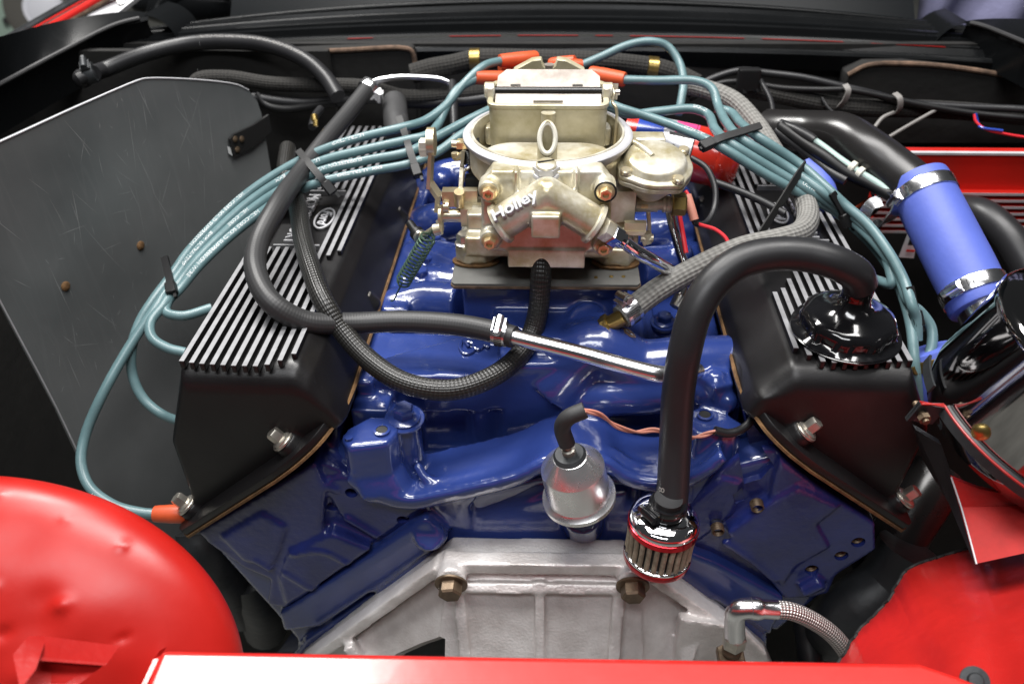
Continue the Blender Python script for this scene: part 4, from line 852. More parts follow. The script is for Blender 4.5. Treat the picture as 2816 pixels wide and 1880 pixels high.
for a_ in (.6, .6 + pi / 2, .6 + pi, .6 + 3 * pi / 2): inst('lid_screw', SCR, DP(2.68 * 1.04 * cos(a_), 2.68 * sin(a_), .5), da, cb)
k = B(); k.box(V((7.74, 1.60, 83.61)), (3.2, 1.6, .9)); k.bevel(.12, 1); obj('air_passage_bridge', k, M['zinc'], cb)
k = B(); k.box((5.9, -2.6, 80.2), (2.1, 1.6, 2.7)); k.bevel(.10, 2); o = obj('diaphragm_bracket', k, M['zinc'], cb)
k = B(); k.cyl((7.41, -2.80, 80.03), (7.95, -2.80, 80.03), .26, seg=14); obj('bracket_screw', k, M['bolt_gold'], o)
pa = V((8.63, -2.40, 79.99)); pb = V((11.04, -2.40, 80.02)); dr = (pb - pa).normalized()
k = B(); k.lathe(pa, dr, [(.62, -1.6), (.62, .1), (.5, .12), (.5, .5), (.66, .52), (.66, .75), (.58, .78), (.66, .82), (.66, 1.05), (.6, 1.1), (.6, 1.25)], 26); obj('vacuum_port', k, M['zinc'], cb)
k = B(); k.rings([[pa + dr * h + (V((0, cos(pi / 3 * i), sin(pi / 3 * i)))) * r for i in range(6)] for h, r in ((1.2, .82), (1.3, .92), (2.2, .92), (2.32, .82))]); obj('brass_cap', k, M['brass'], cb, ang=30)
k = B(); k.tube([DP(0, 0, -3.4), dc + V((.1, .4, -5.2)), dc + V((.15, .4, -6.8))], .17, 10); obj('diaphragm_rod', k, M['gold'], cb)
k = B(); k.bar((6.09, -4.40, 79.02), (7.77, -4.40, 79.04), .5, .9); k.bar((6.03, -4.60, 78.67), (7.65, -4.60, 78.62), .35, .35); k.bar((7.45, -4.20, 78.93), (7.78, -4.20, 77.39), .5, .2, (1, 0, 0)); k.cyl((7.44, -4.40, 78.08), (8.39, -4.40, 78.06), .32, seg=12); k.cyl((7.88, -4.40, 78.51), (7.94, -4.40, 77.66), .4, seg=6); obj('secondary_lever', k, M['gold'], cb)
# throttle linkage on the left
def part(nm, mm, *fns):
    k = B()
    for f in fns: f(k)
    return obj(nm, k, M[mm], cb)
part('throttle_lever', 'gold', lambda k: k.bar((-8.97, -1.00, 84.56), (-9.34, -1.50, 81.00), .28, 2.2, (0, 1, 0)), lambda k: k.bar((-9.31, -1.60, 81.23), (-8.56, -2.00, 80.22), .30, 1.3, (0, 1, 0)), lambda k: k.bar((-8.62, -2.00, 80.37), (-8.79, -2.40, 79.14), .35, 1.2, (0, 1, 0)), lambda k: k.bar((-8.47, -2.40, 79.73), (-8.43, -3.20, 77.80), .32, 1.0, (0, 1, 0)), lambda k: k.cyl((-9.29, -1.20, 84.54), (-8.71, -1.20, 84.54), 1.1, seg=24))
part('lever_bushing', 'nylon', lambda k: k.cyl((-9.91, -1.40, 84.15), (-9.19, -1.40, 84.16), .62, seg=20), lambda k: k.box(V((-9.58, -1.50, 84.19)), (.55, 1.0, 1.15)))
part('throttle_shaft', 'gold', lambda k: k.cyl((-8.43, -2.60, 78.90), (-6.67, -2.60, 78.92), .55, seg=20), lambda k: k.cyl((-8.57, -2.60, 78.90), (-8.36, -2.60, 78.90), .85, seg=20), lambda k: k.box(V((-6.31, -2.60, 79.08)), (.9, 1.6, 1.5)), lambda k: k.bar((-8.04, -2.80, 80.23), (-8.36, -2.80, 79.00), .2, .6, (0, 1, 0)))
part('idle_screw', 'bolt_gold', lambda k: k.cyl((-6.89, -3.00, 80.00), (-6.81, -3.20, 81.04), .38, .42, 18), lambda k: k.cyl((-6.82, -3.20, 80.97), (-6.79, -3.30, 81.32), .46, .40, 18))
part('screw_bracket', 'gold', lambda k: k.box(V((-7.55, -2.20, 80.33)), (1.4, .9, 1.3)), lambda k: k.box(V((-6.24, -2.00, 80.43)), (1.5, .8, 1.0)), lambda k: k.box(V((-5.97, -2.20, 79.65)), (2.4, .6, .7)))
part('fast_idle_cam', 'gold', lambda k: k.bar((-6.64, 0.00, 83.33), (-6.80, -0.40, 82.21), .28, 1.4, (0, 1, 0)), lambda k: k.bar((-6.78, -0.50, 82.33), (-6.86, -1.60, 80.65), .3, .7, (0, 1, 0)), lambda k: k.tube([(-7.38, 0.00, 83.14), (-7.30, 0.00, 82.70), (-6.73, 0.00, 83.00)], .3, 8), lambda k: k.cyl((-7.67, 0.60, 83.63), (-6.97, 0.60, 83.59), .33, seg=14))
part('cam_top', 'bolt_gold', lambda k: k.box(V((-6.47, 0.60, 83.63)), (1.5, 1.0, .5)))
part('choke_rod', 'steel', lambda k: k.tube([(-5.99, -0.20, 83.42), (-6.01, -0.40, 82.51), (-6.29, -0.60, 82.08), (-6.63, -0.80, 81.94), (-6.73, -1.20, 81.15)], .16, 8))
part('lower_arm', 'gold', lambda k: k.bar((-8.16, -1.80, 80.20), (-6.91, -1.60, 80.35), .5, .5), lambda k: k.cyl((-8.31, -2.00, 80.22), (-8.03, -2.00, 80.30), .35, seg=12), lambda k: k.cyl((-8.14, -2.80, 79.78), (-7.72, -2.80, 79.78), .45, seg=16), lambda k: k.cyl((-8.95, -3.40, 77.98), (-8.38, -3.40, 78.15), .5, seg=14), lambda k: k.bar((-8.68, -3.00, 78.68), (-8.48, -3.40, 77.71), .9, .2, (1, 0, 0)))
k = B(); k.tube([V((-6.12, 0.00, 83.34)).lerp(V((-6.23, -0.40, 82.40)), i / 60) + V((.36 * cos(i * .9), .36 * sin(i * .9), 0)) for i in range(61)], .07, 6, raw=True); obj('torsion_spring', k, M['dark_iron'], cb)
part('shaft_housing', 'dark_iron', lambda k: k.box(V((-5.87, 0.40, 82.61)), (.8, 1.6, 2.6)), lambda k: k.box(V((-5.96, -0.40, 80.51)), (1.2, 1.0, 1.6)))
HB_nut = hexbolt('mounting_nut', .62, .75, M['steel'], 1.25, .15)
for p in ((-6.45, -4.60, 78.00), (6.32, -4.40, 77.49)): inst('mounting_nut', HB_nut, (p[0], -4.3, 77.35), (0, 0, 1), cb, .2)

# return spring between the throttle arm and the tab on the manifold
t = thing('return_spring', (-13.13, -2.00, 70.51), 'dark green coil return spring stretched from throttle lever to the manifold tab', 'spring')
p0 = V((-9.34, -3.60, 77.61)); p1 = V((-12.21, -2.60, 72.42)); ax = (p1 - p0); u, v = perp(ax); L = ax.length
k = B(); N_ = 15 * 14
k.tube([p0 + ax * (i / N_) + (u * cos(2 * pi * i / 14) + v * sin(2 * pi * i / 14)) * (.62 * (1 if 6 < i < N_ - 6 else .75)) for i in range(N_ + 1)], .085, 7, raw=True); obj('coil', k, M['greenwire'], t)
k = B(); k.tube([p1, p1.lerp(V((-12.99, -2.60, 70.90)), .6), V((-13.09, -2.60, 70.72)), V((-13.37, -2.40, 70.50))], .08, 7); k.tube([p0, V((-9.07, -3.60, 78.01)), V((-8.76, -3.60, 78.33))], .08, 7); obj('hook', k, M['greenwire'], t)
t = thing('throttle_cable_end', (-10.68, -1.00, 76.59), 'small black ball joint with bright sleeve hooked to the throttle lever', 'cable end')
k = B(); k.cyl((-11.55, 0.00, 76.79), (-10.70, -1.40, 76.48), .35, .42, 14); k.cyl((-10.83, -1.20, 76.57), (-10.43, -1.80, 76.41), .62, .58, 16); obj('joint_body', k, M['plastic'], t)
k = B(); k.lathe((-10.49, -1.80, 76.58), V((-10.05, -2.40, 76.46)) - V((-10.49, -1.80, 76.58)), [(.6, 0), (.62, .25), (.5, .3)], 20); k.cyl((-11.54, -0.00, 76.87), (-11.24, -0.40, 76.67), .26, seg=10); obj('sleeve', k, M['steel'], t)
k = B(); k.cyl((-10.40, -2.00, 76.52), (-8.82, -3.20, 78.19), .22, seg=10); obj('pin', k, M['gold'], t)
# ---------------------------------------------------------------- hoses over the engine
tA, pA, _ = hose('coolant_hose', [(-18.81, 22.00, 80.89), (-20.09, 17.50, 79.86), (-21.23, 12.50, 79.14), (-22.33, 6.50, 78.35), (-21.94, -1.65, 79.20), (-22.36, -6.41, 78.20), (-21.57, -9.84, 77.60), (-19.83, -12.26, 76.60), (-17.67, -12.23, 75.00), (-14.81, -10.92, 74.00), (-10.92, -10.28, 73.80), (-6.50, -10.76, 73.90), (-3.46, -11.78, 74.00), (-2.13, -12.35, 74.00)], .84, M['hose_rib'],
                'smooth black hose looping from the bulkhead over the left rocker cover to the chrome pipe', 'hose', seg=22)
clamp_hose(tA, (-3.22, -11.88, 74.00), (.98, -.15, -.02), .86, (-.1, -.35, 1), M['polished'])
tB, pB, _ = hose('coolant_hose', [(-0.23, -7.40, 77.86), (-0.30, -8.20, 76.49), (-0.41, -8.80, 74.51), (-0.86, -9.60, 72.60), (-1.99, -11.68, 71.60), (-4.03, -13.93, 71.30), (-6.82, -15.23, 71.20), (-10.10, -14.77, 71.40), (-12.90, -13.26, 72.20), (-15.18, -11.63, 73.80), (-16.66, -10.34, 75.60), (-18.20, -7.25, 76.40), (-20.16, -2.38, 76.60), (-21.73, 2.33, 76.80), (-23.12, 5.76, 76.80), (-24.65, 9.09, 77.20), (-25.66, 13.79, 77.60)], .80, M['hose_braid'],
                'black braided hose hanging in a U from under the carburettor to the left cover', 'hose', seg=22)
k = B(); k.cyl((-0.25, -6.80, 78.16), (-0.23, -7.50, 77.62), .55, seg=16); obj('carburettor_spigot', k, M['zinc'], tB)
t, p_, _ = hose('chrome_pipe', [(-3.12, -11.94, 74.00), (-2.13, -12.35, 74.00), (2.69, -13.66, 73.60), (7.04, -14.83, 73.10), (8.34, -14.99, 72.90), (9.95, -14.35, 72.40), (11.54, -12.60, 71.40)], .60, M['polished'], 'bright chrome water pipe running from the black hose across the blue manifold', 'pipe', seg=28)
# breather hose to the little filter
cap = V((21.61, -12.39, 76.00))
tC, pC, _ = hose('breather_hose', [(21.26, -13.65, 79.80), (20.61, -13.97, 80.80), (19.24, -14.01, 81.60), (17.27, -13.67, 82.00), (15.02, -13.61, 82.00), (13.03, -13.95, 81.60), (11.32, -14.83, 80.60), (10.14, -15.94, 79.00), (9.56, -16.98, 76.60), (9.35, -17.67, 73.40), (9.40, -18.56, 70.20), (9.38, -19.79, 67.60), (9.30, -21.02, 65.60), (9.27, -21.29, 65.00)], 1.13, M['rubber'],
                'thick smooth black breather hose arching from the oil filler cap down to the small filter', 'hose', seg=28)
text_on_tube('printed_code', '0 12 P8', pC, 1.12, 26.6, .8, (-.75, -.6, .2), M['tiegrey'], tC, flip=True)
# grey woven hose from the brass union
tD, pD, _ = hose('heater_hose', [(5.86, -9.39, 73.90), (6.74, -8.76, 74.30), (8.77, -7.38, 75.20), (11.88, -5.70, 76.20), (15.23, -4.71, 77.40), (17.96, -4.11, 77.80), (20.23, -2.11, 77.40), (21.74, 0.94, 77.00), (22.26, 3.92, 77.00), (22.05, 6.78, 77.20), (21.54, 9.39, 77.60), (20.89, 12.68, 78.40), (19.85, 16.68, 79.40), (18.14, 19.90, 80.40), (15.00, 22.56, 80.80), (13.29, 23.08, 80.80)], .93, M['cloth'],
                'fuzzy grey cloth covered hose running from the brass union up behind the breather hose', 'hose', seg=22)
clamp_hose(tD, V((6.47, -8.92, 74.20)), V((8.77, -7.38, 75.20)) - V((5.34, -9.67, 73.60)), .98, (-.5, -.1, 1), M['polished'], w=1.3)
random.seed(2); k = B(); q = V((6.18, -9.48, 73.00))
for i in range(12): k.tube([q, q + V((random.uniform(-.3, .5), random.uniform(-.8, .0), random.uniform(-.7, .1))), q + V((random.uniform(0, .9), random.uniform(-1.2, -.3), random.uniform(-1.0, -.2)))], .05, 5, n=4)
obj('frayed_end', k, M['board_edge'], tD)
u0 = V((3.56, -9.20, 72.00)); u1 = V((5.73, -9.48, 73.80)); dx = (u1 - u0).normalized(); L = (u1 - u0).length
t = thing('brass_union', u0, 'brass hose union screwed into the blue boss below the carburettor', 'pipe fitting')
def hexrings(o, d, pr):
    u, v = perp(d); return [[o + d * h + (u * cos(pi / 3 * i) + v * sin(pi / 3 * i)) * r for i in range(6)] for h, r in pr]
k = B(); k.lathe(u0, dx, [(1.05, -.2), (1.08, .12), (1.02, .2), (1.08, .28), (1.02, .36)], 28); obj('thread_tape', k, M['nylon'], t)
k = B(); k.rings(hexrings(u0, dx, ((.3, 1.0), (.4, 1.12), (.95, 1.12), (1.05, 1.0)))); k.lathe(u0, dx, [(.8, 1.0), (.8, 1.5), (.7, 1.6)], 24); k.rings(hexrings(u0, dx, ((1.5, .85), (1.55, .92), (2.0, .92), (2.05, .85)))); k.lathe(u0, dx, [(.66, 2.0), (.66, 3.4)], 24); obj('union_body', k, M['brass'], t, ang=30)
# chrome fuel tube out of the float bowl
f0 = V((4.67, -9.30, 81.12)); f1 = V((5.34, -9.20, 80.44))
t = thing('fuel_pipe', f0, 'chrome fuel pipe with hex union leaving the right of the float bowl', 'pipe')
d = (V((8.89, -7.60, 77.36)) - f0).normalized()
k = B(); k.rings(hexrings(f0, d, ((-1.0, .78), (-.95, .86), (-.2, .86), (-.15, .78)))); obj('brass_seat', k, M['zinc'], t)
k = B(); k.rings(hexrings(f0, d, ((-.1, .75), (0, .84), (.75, .84), (.85, .7)))); k.lathe(f0, d, [(.62, .8), (.66, 1.2), (.5, 1.5)], 20); obj('union_nut', k, M['chrome'], t, ang=30)
k = B(); k.tube([f0 + d * 1.2, V((6.72, -8.60, 79.25)), V((8.37, -7.60, 77.73)), V((10.27, -5.60, 75.56)), V((11.83, -3.00, 73.51))], .50, 20); obj('pipe_tube', k, M['chrome'], t)
t = thing('dark_fuel_pipe', (10.71, 2.00, 75.68), 'dark chrome pipe dropping behind the brass cap beside the carburettor', 'pipe')
k = B(); k.tube([(10.17, 1.00, 78.24), (10.57, 0.00, 76.74), (11.18, -1.00, 75.04), (11.63, -2.00, 73.74), (11.19, -3.00, 71.35), (11.02, -3.00, 70.91)], .42, 16); obj('pipe_tube', k, M['chrome'], t)
k = B(); k.cyl((11.41, -3.40, 71.96), (10.94, -4.00, 71.31), .72, .66, 20); obj('end_collar', k, M['steel'], t)

# ---------------------------------------------------------------- oil filler cap, filter, sender
t = thing('oil_filler_cap', cap, 'glossy black fluted oil filler cap on the right rocker cover', 'filler cap')
fl = lambda a, h: 1 + .045 * (max(0, cos(a * 9)) ** .7 if .2 < h < 1.2 else 0)
k = B(); k.lathe(cap + V((0, 0, -.9)), (.03, -.03, 1), [(3.2, -.2), (3.75, .0), (3.78, .18), (3.45, .28), (3.2, .45), (3.25, 1.1), (3.05, 1.5), (2.7, 1.65), (2.55, 1.72), (1.9, 1.85), (1.75, 2.0), (1.45, 2.1), (1.35, 2.35), (1.15, 2.45), (1.05, 3.1), (1.0, 4.2), (.8, 4.4)], 108, flute=fl); obj('cap_body', k, M['black_gloss'], t, ang=60)
k = B(); k.lathe(cap + V((0, 0, -.95)), (.03, -.03, 1), [(3.70, -.1), (3.84, .0), (3.84, .1), (3.7, .18)], 72); obj('cap_rim', k, M['black_gloss'], t)
fc = V((8.84, -21.47, 65.40)); fa = V((-.06, -.05, -1)).normalized()
t = thing('breather_filter', fc, 'small round breather filter with red and chrome bands at the end of the breather hose', 'air filter')
k = B(); k.lathe(fc, fa, [(.1, -.25), (1.6, -.2), (2.2, .0), (2.42, .2), (2.50, .45), (2.46, .62)], 64); obj('top_cap', k, M['chrome'], t)
k = B(); k.lathe(fc, fa, [(2.44, .6), (2.53, .64), (2.53, 1.1), (2.44, 1.14)], 64); obj('red_band', k, M['redchrome'], t)
k = B(); k.lathe(fc, fa, [(2.10, 1.05), (2.10, 3.8)], 96); obj('filter_core', k, M['ink'], t)
u, v = perp(fa); k = B()
for i in range(26):
    a = 2 * pi * i / 26; q = fc + (u * cos(a) + v * sin(a)) * 2.22
    k.tube([q + fa * 1.05 + (u * cos(a) + v * sin(a)) * .08, q + fa * 2.4, q + fa * 3.75 + (u * cos(a) + v * sin(a)) * .02], .19, 8, n=3)
obj('pleats', k, M['pleat'], t)
k = B(); k.lathe(fc, fa, [(2.36, 3.5), (2.46, 3.58), (2.46, 3.72), (2.36, 3.76)], 64); obj('chrome_rim', k, M['chrome'], t)
k = B(); k.lathe(fc, fa, [(2.42, 3.74), (2.47, 3.8), (2.44, 4.25), (2.3, 4.42), (.1, 4.5)], 64); obj('red_base', k, M['redchrome'], t)
clamp_hose(t, fc - fa * .75, fa, 1.18, (-.75, -.6, .1), M['black_gloss'], w=.9)
k = B(); k.cyl(fc - fa * 1.6, fc + fa * .1, 1.0, seg=24); obj('neck', k, M['rubber'], t)

sb = V((2.91, -19.20, 64.39)); st = V((1.69, -19.80, 71.08)); sa = (st - sb).normalized()
t = thing('oil_pressure_sender', sb, 'silver can shaped oil pressure sender standing on the block with a black boot', 'sender unit')
k = B(); k.lathe(sb, sa, [(.9, -1.0), (.9, -.1), (2.55, .0), (2.72, .22), (2.70, .55), (2.45, .72), (2.36, .85), (2.28, 3.55), (2.26, 3.6), (1.22, 4.75), (1.1, 4.8)], 64); obj('can', k, M['satin_ali'], t, ang=25)
k = B(); k.lathe(sb, sa, [(1.14, 4.7), (1.18, 4.9), (1.0, 5.1), (.45, 5.15)], 32); obj('insulator', k, M['dark_iron'], t)
k = B(); k.lathe(sb, sa, [(.5, 5.1), (.48, 5.5), (.25, 5.6), (.25, 6.6)], 20); obj('terminal', k, M['nickel'], t)
k = B(); q = sb + sa * 6.0; k.tube([q, V((1.47, -19.60, 71.69)), V((1.86, -19.80, 72.79)), V((2.95, -19.60, 73.30))], .58, 18); obj('rubber_boot', k, M['rubber_matt'], t)
def pair_wire(pts, label):
    t = thing('sender_wire', pts[0], label, 'wire'); path = spline(pts, 12)
    for ph in (0, pi):
        k = B(); fr = frames(path); L = 0; q = []
        for i, (p, (a, u, v)) in enumerate(zip(path, fr)):
            w_ = i * .16 + ph; q.append(p + (u * cos(w_) + v * sin(w_)) * .10)
        k.tube(q, .10, 8, raw=True); obj('strand', k, M['pink'], t)
    return t
tw = pair_wire([(2.89, -19.70, 73.35), (3.98, -19.00, 72.43), (5.23, -18.00, 70.55), (6.87, -17.00, 69.12), (8.36, -16.40, 68.80), (10.04, -17.00, 68.71), (10.97, -17.00, 68.70), (11.86, -16.80, 68.84), (12.70, -16.60, 69.11)], 'pair of pink wires twisting from the oil pressure sender behind the breather hose')
k = B(); k.tube([(12.52, -16.70, 69.15), (13.51, -16.60, 68.84), (14.51, -16.20, 68.85), (15.26, -15.60, 69.19), (15.95, -14.20, 69.69), (16.24, -13.40, 70.17)], lambda s: .34 - .05 * s, 12); obj('taped_sleeve', k, M['rubber'], tw)
k = B(); k.tube([(16.24, -13.40, 70.17), (16.54, -12.80, 70.44), (16.53, -11.60, 70.75), (16.20, -10.50, 70.82), (16.17, -9.80, 70.96), (17.09, -8.80, 70.96), (18.21, -7.60, 71.18), (18.67, -6.40, 71.54), (18.34, -5.40, 72.00)], .25, 12); k.tube([(18.67, -6.40, 71.54), (19.23, -5.60, 71.85), (19.74, -5.00, 72.40), (19.59, -4.60, 72.76), (20.11, -4.00, 73.10), (20.98, -3.00, 73.03)], .28, 12); obj('black_wire', k, M['rubber'], tw)

# ---------------------------------------------------------------- braided line and elbow at the bottom right
t = thing('braided_line', (14.42, -26.00, 55.93), 'stainless braided line with silver elbow fitting beside the bellhousing', 'hose')
k = B(); q = V((13.77, -26.00, 60.01)); k.tube([(14.01, -26.00, 57.90), (13.76, -26.00, 59.51), (13.67, -26.00, 60.74), (13.96, -26.00, 61.19), (14.41, -26.00, 61.31), (14.59, -26.00, 61.32)], .72, 20); k.bevel(.05, 1); obj('elbow', k, M['polished'], t)
k = B(); k.lathe((14.53, -26.00, 61.32), V((16.61, -26.00, 61.24)) - V((14.53, -26.00, 61.32)), [(.55, 0), (.76, .06), (.80, .5), (.72, .8), (.66, .9), (.66, 1.9), (.55, 2.0)], 26); obj('ferrule', k, M['polished'], t)
k = B(); a_ = V((14.01, -26.00, 57.90)); k.rings(hexrings(a_, V((0, 0, -1)), ((-.3, .75), (-.2, .84), (.8, .84), (.9, .75)))); obj('fitting_nut', k, M['nickel'], t, ang=30)
k = B(); k.lathe(a_ + V((0, 0, -.9)), (0, 0, -1), [(.66, 0), (.7, .1), (.62, .2), (.7, .3), (.62, .4), (.7, .5), (.62, .6), (.68, .75), (.5, .9), (.5, 3)], 24); k.rings(hexrings(a_, V((0, 0, -1)), ((1.9, 1.0), (2.0, 1.1), (2.5, 1.1), (2.6, 1.0)))); obj('bulkhead_union', k, M['rust'], t, ang=30)
k = B(); k.tube([(16.07, -26.00, 61.26), (17.21, -26.00, 61.18), (18.85, -26.00, 60.30), (20.56, -26.20, 58.94), (21.85, -26.60, 57.31), (23.06, -27.00, 54.80), (23.61, -28.00, 53.15)], .62, 22, n=12); obj('hose_body', k, M['steel_braid'], t)
# ---------------------------------------------------------------- ignition leads, each a thing with its printed jacket and boots
RL = .42
def boot(parent, a, b_, r=.72, name='boot'):
    a, b_ = V(a), V(b_); d = (b_ - a).normalized(); L = (b_ - a).length
    k = B(); k.lathe(a, d, [(RL + .06, 0), (r * .86, .04), (r * .9, .25), (r, L * .55), (r, L - .25), (r * .9, L - .05), (r * .6, L)], 24); return obj(name, k, M['orange'], parent)
leads = {}
def lead(key, pts, label):
    t, p, o = hose('ignition_lead', pts, RL, M['teal'], label, 'ignition lead', seg=14, n=9, group='teal ignition leads')
    leads[key] = (t, p); return t, p
# left bank: four leads gathered on the black separators, then falling behind the cover
l1, q1 = lead('a', [(-4.93, 21.00, 83.90), (-6.51, 19.00, 84.01), (-8.42, 17.00, 82.83), (-9.99, 14.50, 81.58), (-11.77, 12.50, 80.92), (-13.47, 11.00, 80.90), (-17.28, 10.27, 80.20), (-21.06, 9.54, 79.20), (-24.95, 8.20, 77.60), (-28.01, 6.41, 76.00), (-30.35, 3.83, 74.40), (-32.09, 1.07, 73.00), (-32.92, -1.06, 72.00), (-33.85, -3.77, 71.00), (-34.49, -5.66, 70.00), (-34.77, -7.52, 68.60), (-34.83, -8.55, 66.60), (-33.94, -9.53, 64.80), (-32.45, -10.07, 63.60), (-31.37, -9.79, 62.60)],
             'teal ignition lead from the highest orange boot, outermost and top of the left bundle')
l2, q2 = lead('b', [(-7.23, 18.00, 83.14), (-8.89, 16.50, 82.58), (-9.92, 14.50, 81.37), (-10.50, 13.00, 80.44), (-11.28, 9.69, 80.60), (-12.94, 9.13, 80.40), (-16.74, 8.30, 79.80), (-20.72, 7.77, 78.90), (-24.40, 6.85, 77.40), (-27.40, 5.40, 75.80), (-29.78, 3.22, 74.20), (-31.59, 0.65, 72.80), (-32.54, -1.45, 71.80), (-33.14, -4.57, 71.00), (-34.59, -7.72, 69.20), (-36.22, -11.21, 66.60), (-37.47, -13.43, 64.00), (-37.48, -15.03, 62.60), (-36.47, -16.51, 61.40), (-34.26, -17.53, 60.40), (-32.10, -17.69, 59.80), (-30.93, -17.60, 59.60)],
             'long teal ignition lead that loops lowest on the left to an orange plug boot')
l3, q3 = lead('c', [(-4.25, 16.00, 81.49), (-6.21, 14.00, 81.23), (-8.08, 12.50, 80.77), (-10.40, 10.38, 80.20), (-12.58, 7.97, 79.80), (-16.42, 7.35, 79.20), (-20.48, 6.80, 78.40), (-24.05, 6.05, 77.00), (-27.01, 4.80, 75.40), (-29.35, 2.72, 73.90), (-31.15, 0.08, 72.60), (-32.15, -1.99, 71.60), (-32.62, -4.42, 71.00), (-33.20, -6.20, 70.40), (-32.62, -7.55, 69.80), (-31.26, -8.10, 69.20), (-29.87, -8.13, 68.80)],
             'teal ignition lead third in the left bundle, turning behind the fins in the middle')
l4, q4 = lead('d', [(-2.95, 15.00, 81.22), (-5.73, 13.00, 80.89), (-8.03, 11.00, 80.26), (-10.07, 8.96, 79.40), (-12.27, 7.31, 79.00), (-16.19, 6.69, 78.40), (-20.19, 5.89, 77.80), (-23.66, 5.27, 76.60), (-26.55, 4.22, 75.00), (-28.93, 2.22, 73.60), (-30.74, -0.32, 72.40), (-31.83, -2.24, 71.40), (-32.46, -3.87, 71.00), (-32.28, -4.88, 70.60), (-30.81, -5.08, 70.40), (-28.79, -3.81, 70.40)],
             'teal ignition lead lowest in the left bundle, turning behind the fins highest up')
boot(l1, (-5.10, 21.00, 83.90), (-1.42, 23.00, 83.60)); boot(l2, (-7.31, 18.00, 83.23), (-3.35, 19.50, 82.57)); boot(l2, (-31.14, -17.61, 59.60), (-28.38, -17.51, 59.60), .76)
# right bank
r1, w1 = lead('e', [(4.46, 13.00, 83.01), (6.35, 12.00, 82.48), (9.53, 11.50, 81.66), (12.40, 9.00, 81.43), (14.47, 6.16, 81.40), (18.83, 4.89, 79.20), (22.69, 4.21, 77.40), (24.99, 4.25, 76.20), (26.42, 2.75, 75.40), (27.91, 0.78, 74.40), (28.99, -1.33, 73.20), (29.49, -3.46, 72.00), (29.66, -5.49, 70.80), (29.64, -7.79, 69.00), (30.30, -8.72, 66.40), (31.10, -8.88, 64.00)], 'teal ignition lead in front of the right bundle, falling straight beside the right rocker cover')
r2, w2 = lead('f', [(4.86, 14.00, 82.04), (7.31, 13.50, 81.31), (10.12, 13.50, 81.58), (13.30, 13.50, 81.84), (14.55, 13.00, 81.54), (14.76, 9.50, 81.49), (15.51, 6.51, 81.50), (19.80, 5.22, 79.30), (23.25, 4.03, 77.70), (25.04, 3.79, 76.60), (26.56, 2.00, 75.80), (27.96, -0.15, 74.80), (29.02, -2.26, 73.60), (29.46, -4.21, 72.40), (30.54, -4.50, 71.60), (31.38, -5.28, 70.60), (31.27, -6.52, 69.40), (30.53, -7.67, 68.40)], 'teal ignition lead that bends sharply over the coil and loops out to the right')
r3, w3 = lead('g', [(7.05, 19.00, 82.72), (10.05, 18.50, 82.81), (14.07, 18.00, 82.94), (15.39, 17.00, 82.61), (15.88, 15.00, 81.55), (15.98, 10.50, 81.59), (16.63, 7.06, 81.60), (20.89, 5.74, 79.40), (23.71, 3.76, 78.00), (25.10, 3.49, 77.00), (26.70, 1.80, 76.20), (27.96, 0.23, 75.00), (28.43, -1.13, 74.00), (28.56, -2.39, 73.00), (28.19, -1.09, 72.40), (27.59, 0.25, 72.00)], 'teal ignition lead from the right orange boot over the coil, ending behind the filler cap')
r4, w4 = lead('h', [(15.58, 15.00, 81.38), (16.84, 14.60, 81.20), (17.33, 11.00, 81.41), (17.86, 7.81, 81.70), (21.95, 6.26, 79.50), (24.16, 3.69, 78.20), (25.25, 3.02, 77.40), (26.91, 1.43, 76.40), (28.15, -0.85, 75.20), (29.08, -2.99, 73.80), (29.41, -5.03, 72.60), (29.89, -5.41, 71.60), (30.12, -6.18, 70.00)], 'teal ignition lead rearmost of the right bundle')
rc, wc = lead('i', [(3.10, 24.00, 82.54), (5.18, 24.50, 83.28), (7.82, 25.00, 84.28), (10.01, 25.00, 84.67), (11.82, 25.00, 84.20), (12.99, 24.00, 83.00), (13.43, 22.00, 81.65), (13.09, 20.00, 80.26), (12.82, 19.00, 79.28)], 'teal coil lead arching highest behind the carburettor')
boot(rc, (3.23, 24.00, 82.54), (1.17, 23.60, 82.66), .66); boot(r3, (7.30, 19.00, 82.72), (3.85, 20.50, 82.78), .8)
ds = thing('distributor_boots', (-1.95, 23.00, 82.62), 'cluster of orange boots on the hidden distributor behind the carburettor', 'distributor')
for a_, c_ in (((-5.22, 22.40, 82.59), (-1.75, 24.00, 82.53)), ((2.51, 24.00, 82.90), (-0.10, 25.00, 82.22)), ((1.62, 23.00, 82.41), (-0.39, 24.00, 81.63)), ((-3.60, 20.00, 82.05), (-1.38, 22.00, 81.93))): boot(ds, a_, c_, .74)
k = B(); k.lathe((-0.59, 23.50, 79.74), (0, 0, 1), [(4.6, -4), (4.6, 0), (4.0, .9), (3.0, 1.6), (.1, 1.8)], 40); obj('distributor_cap', k, M['plastic'], ds)
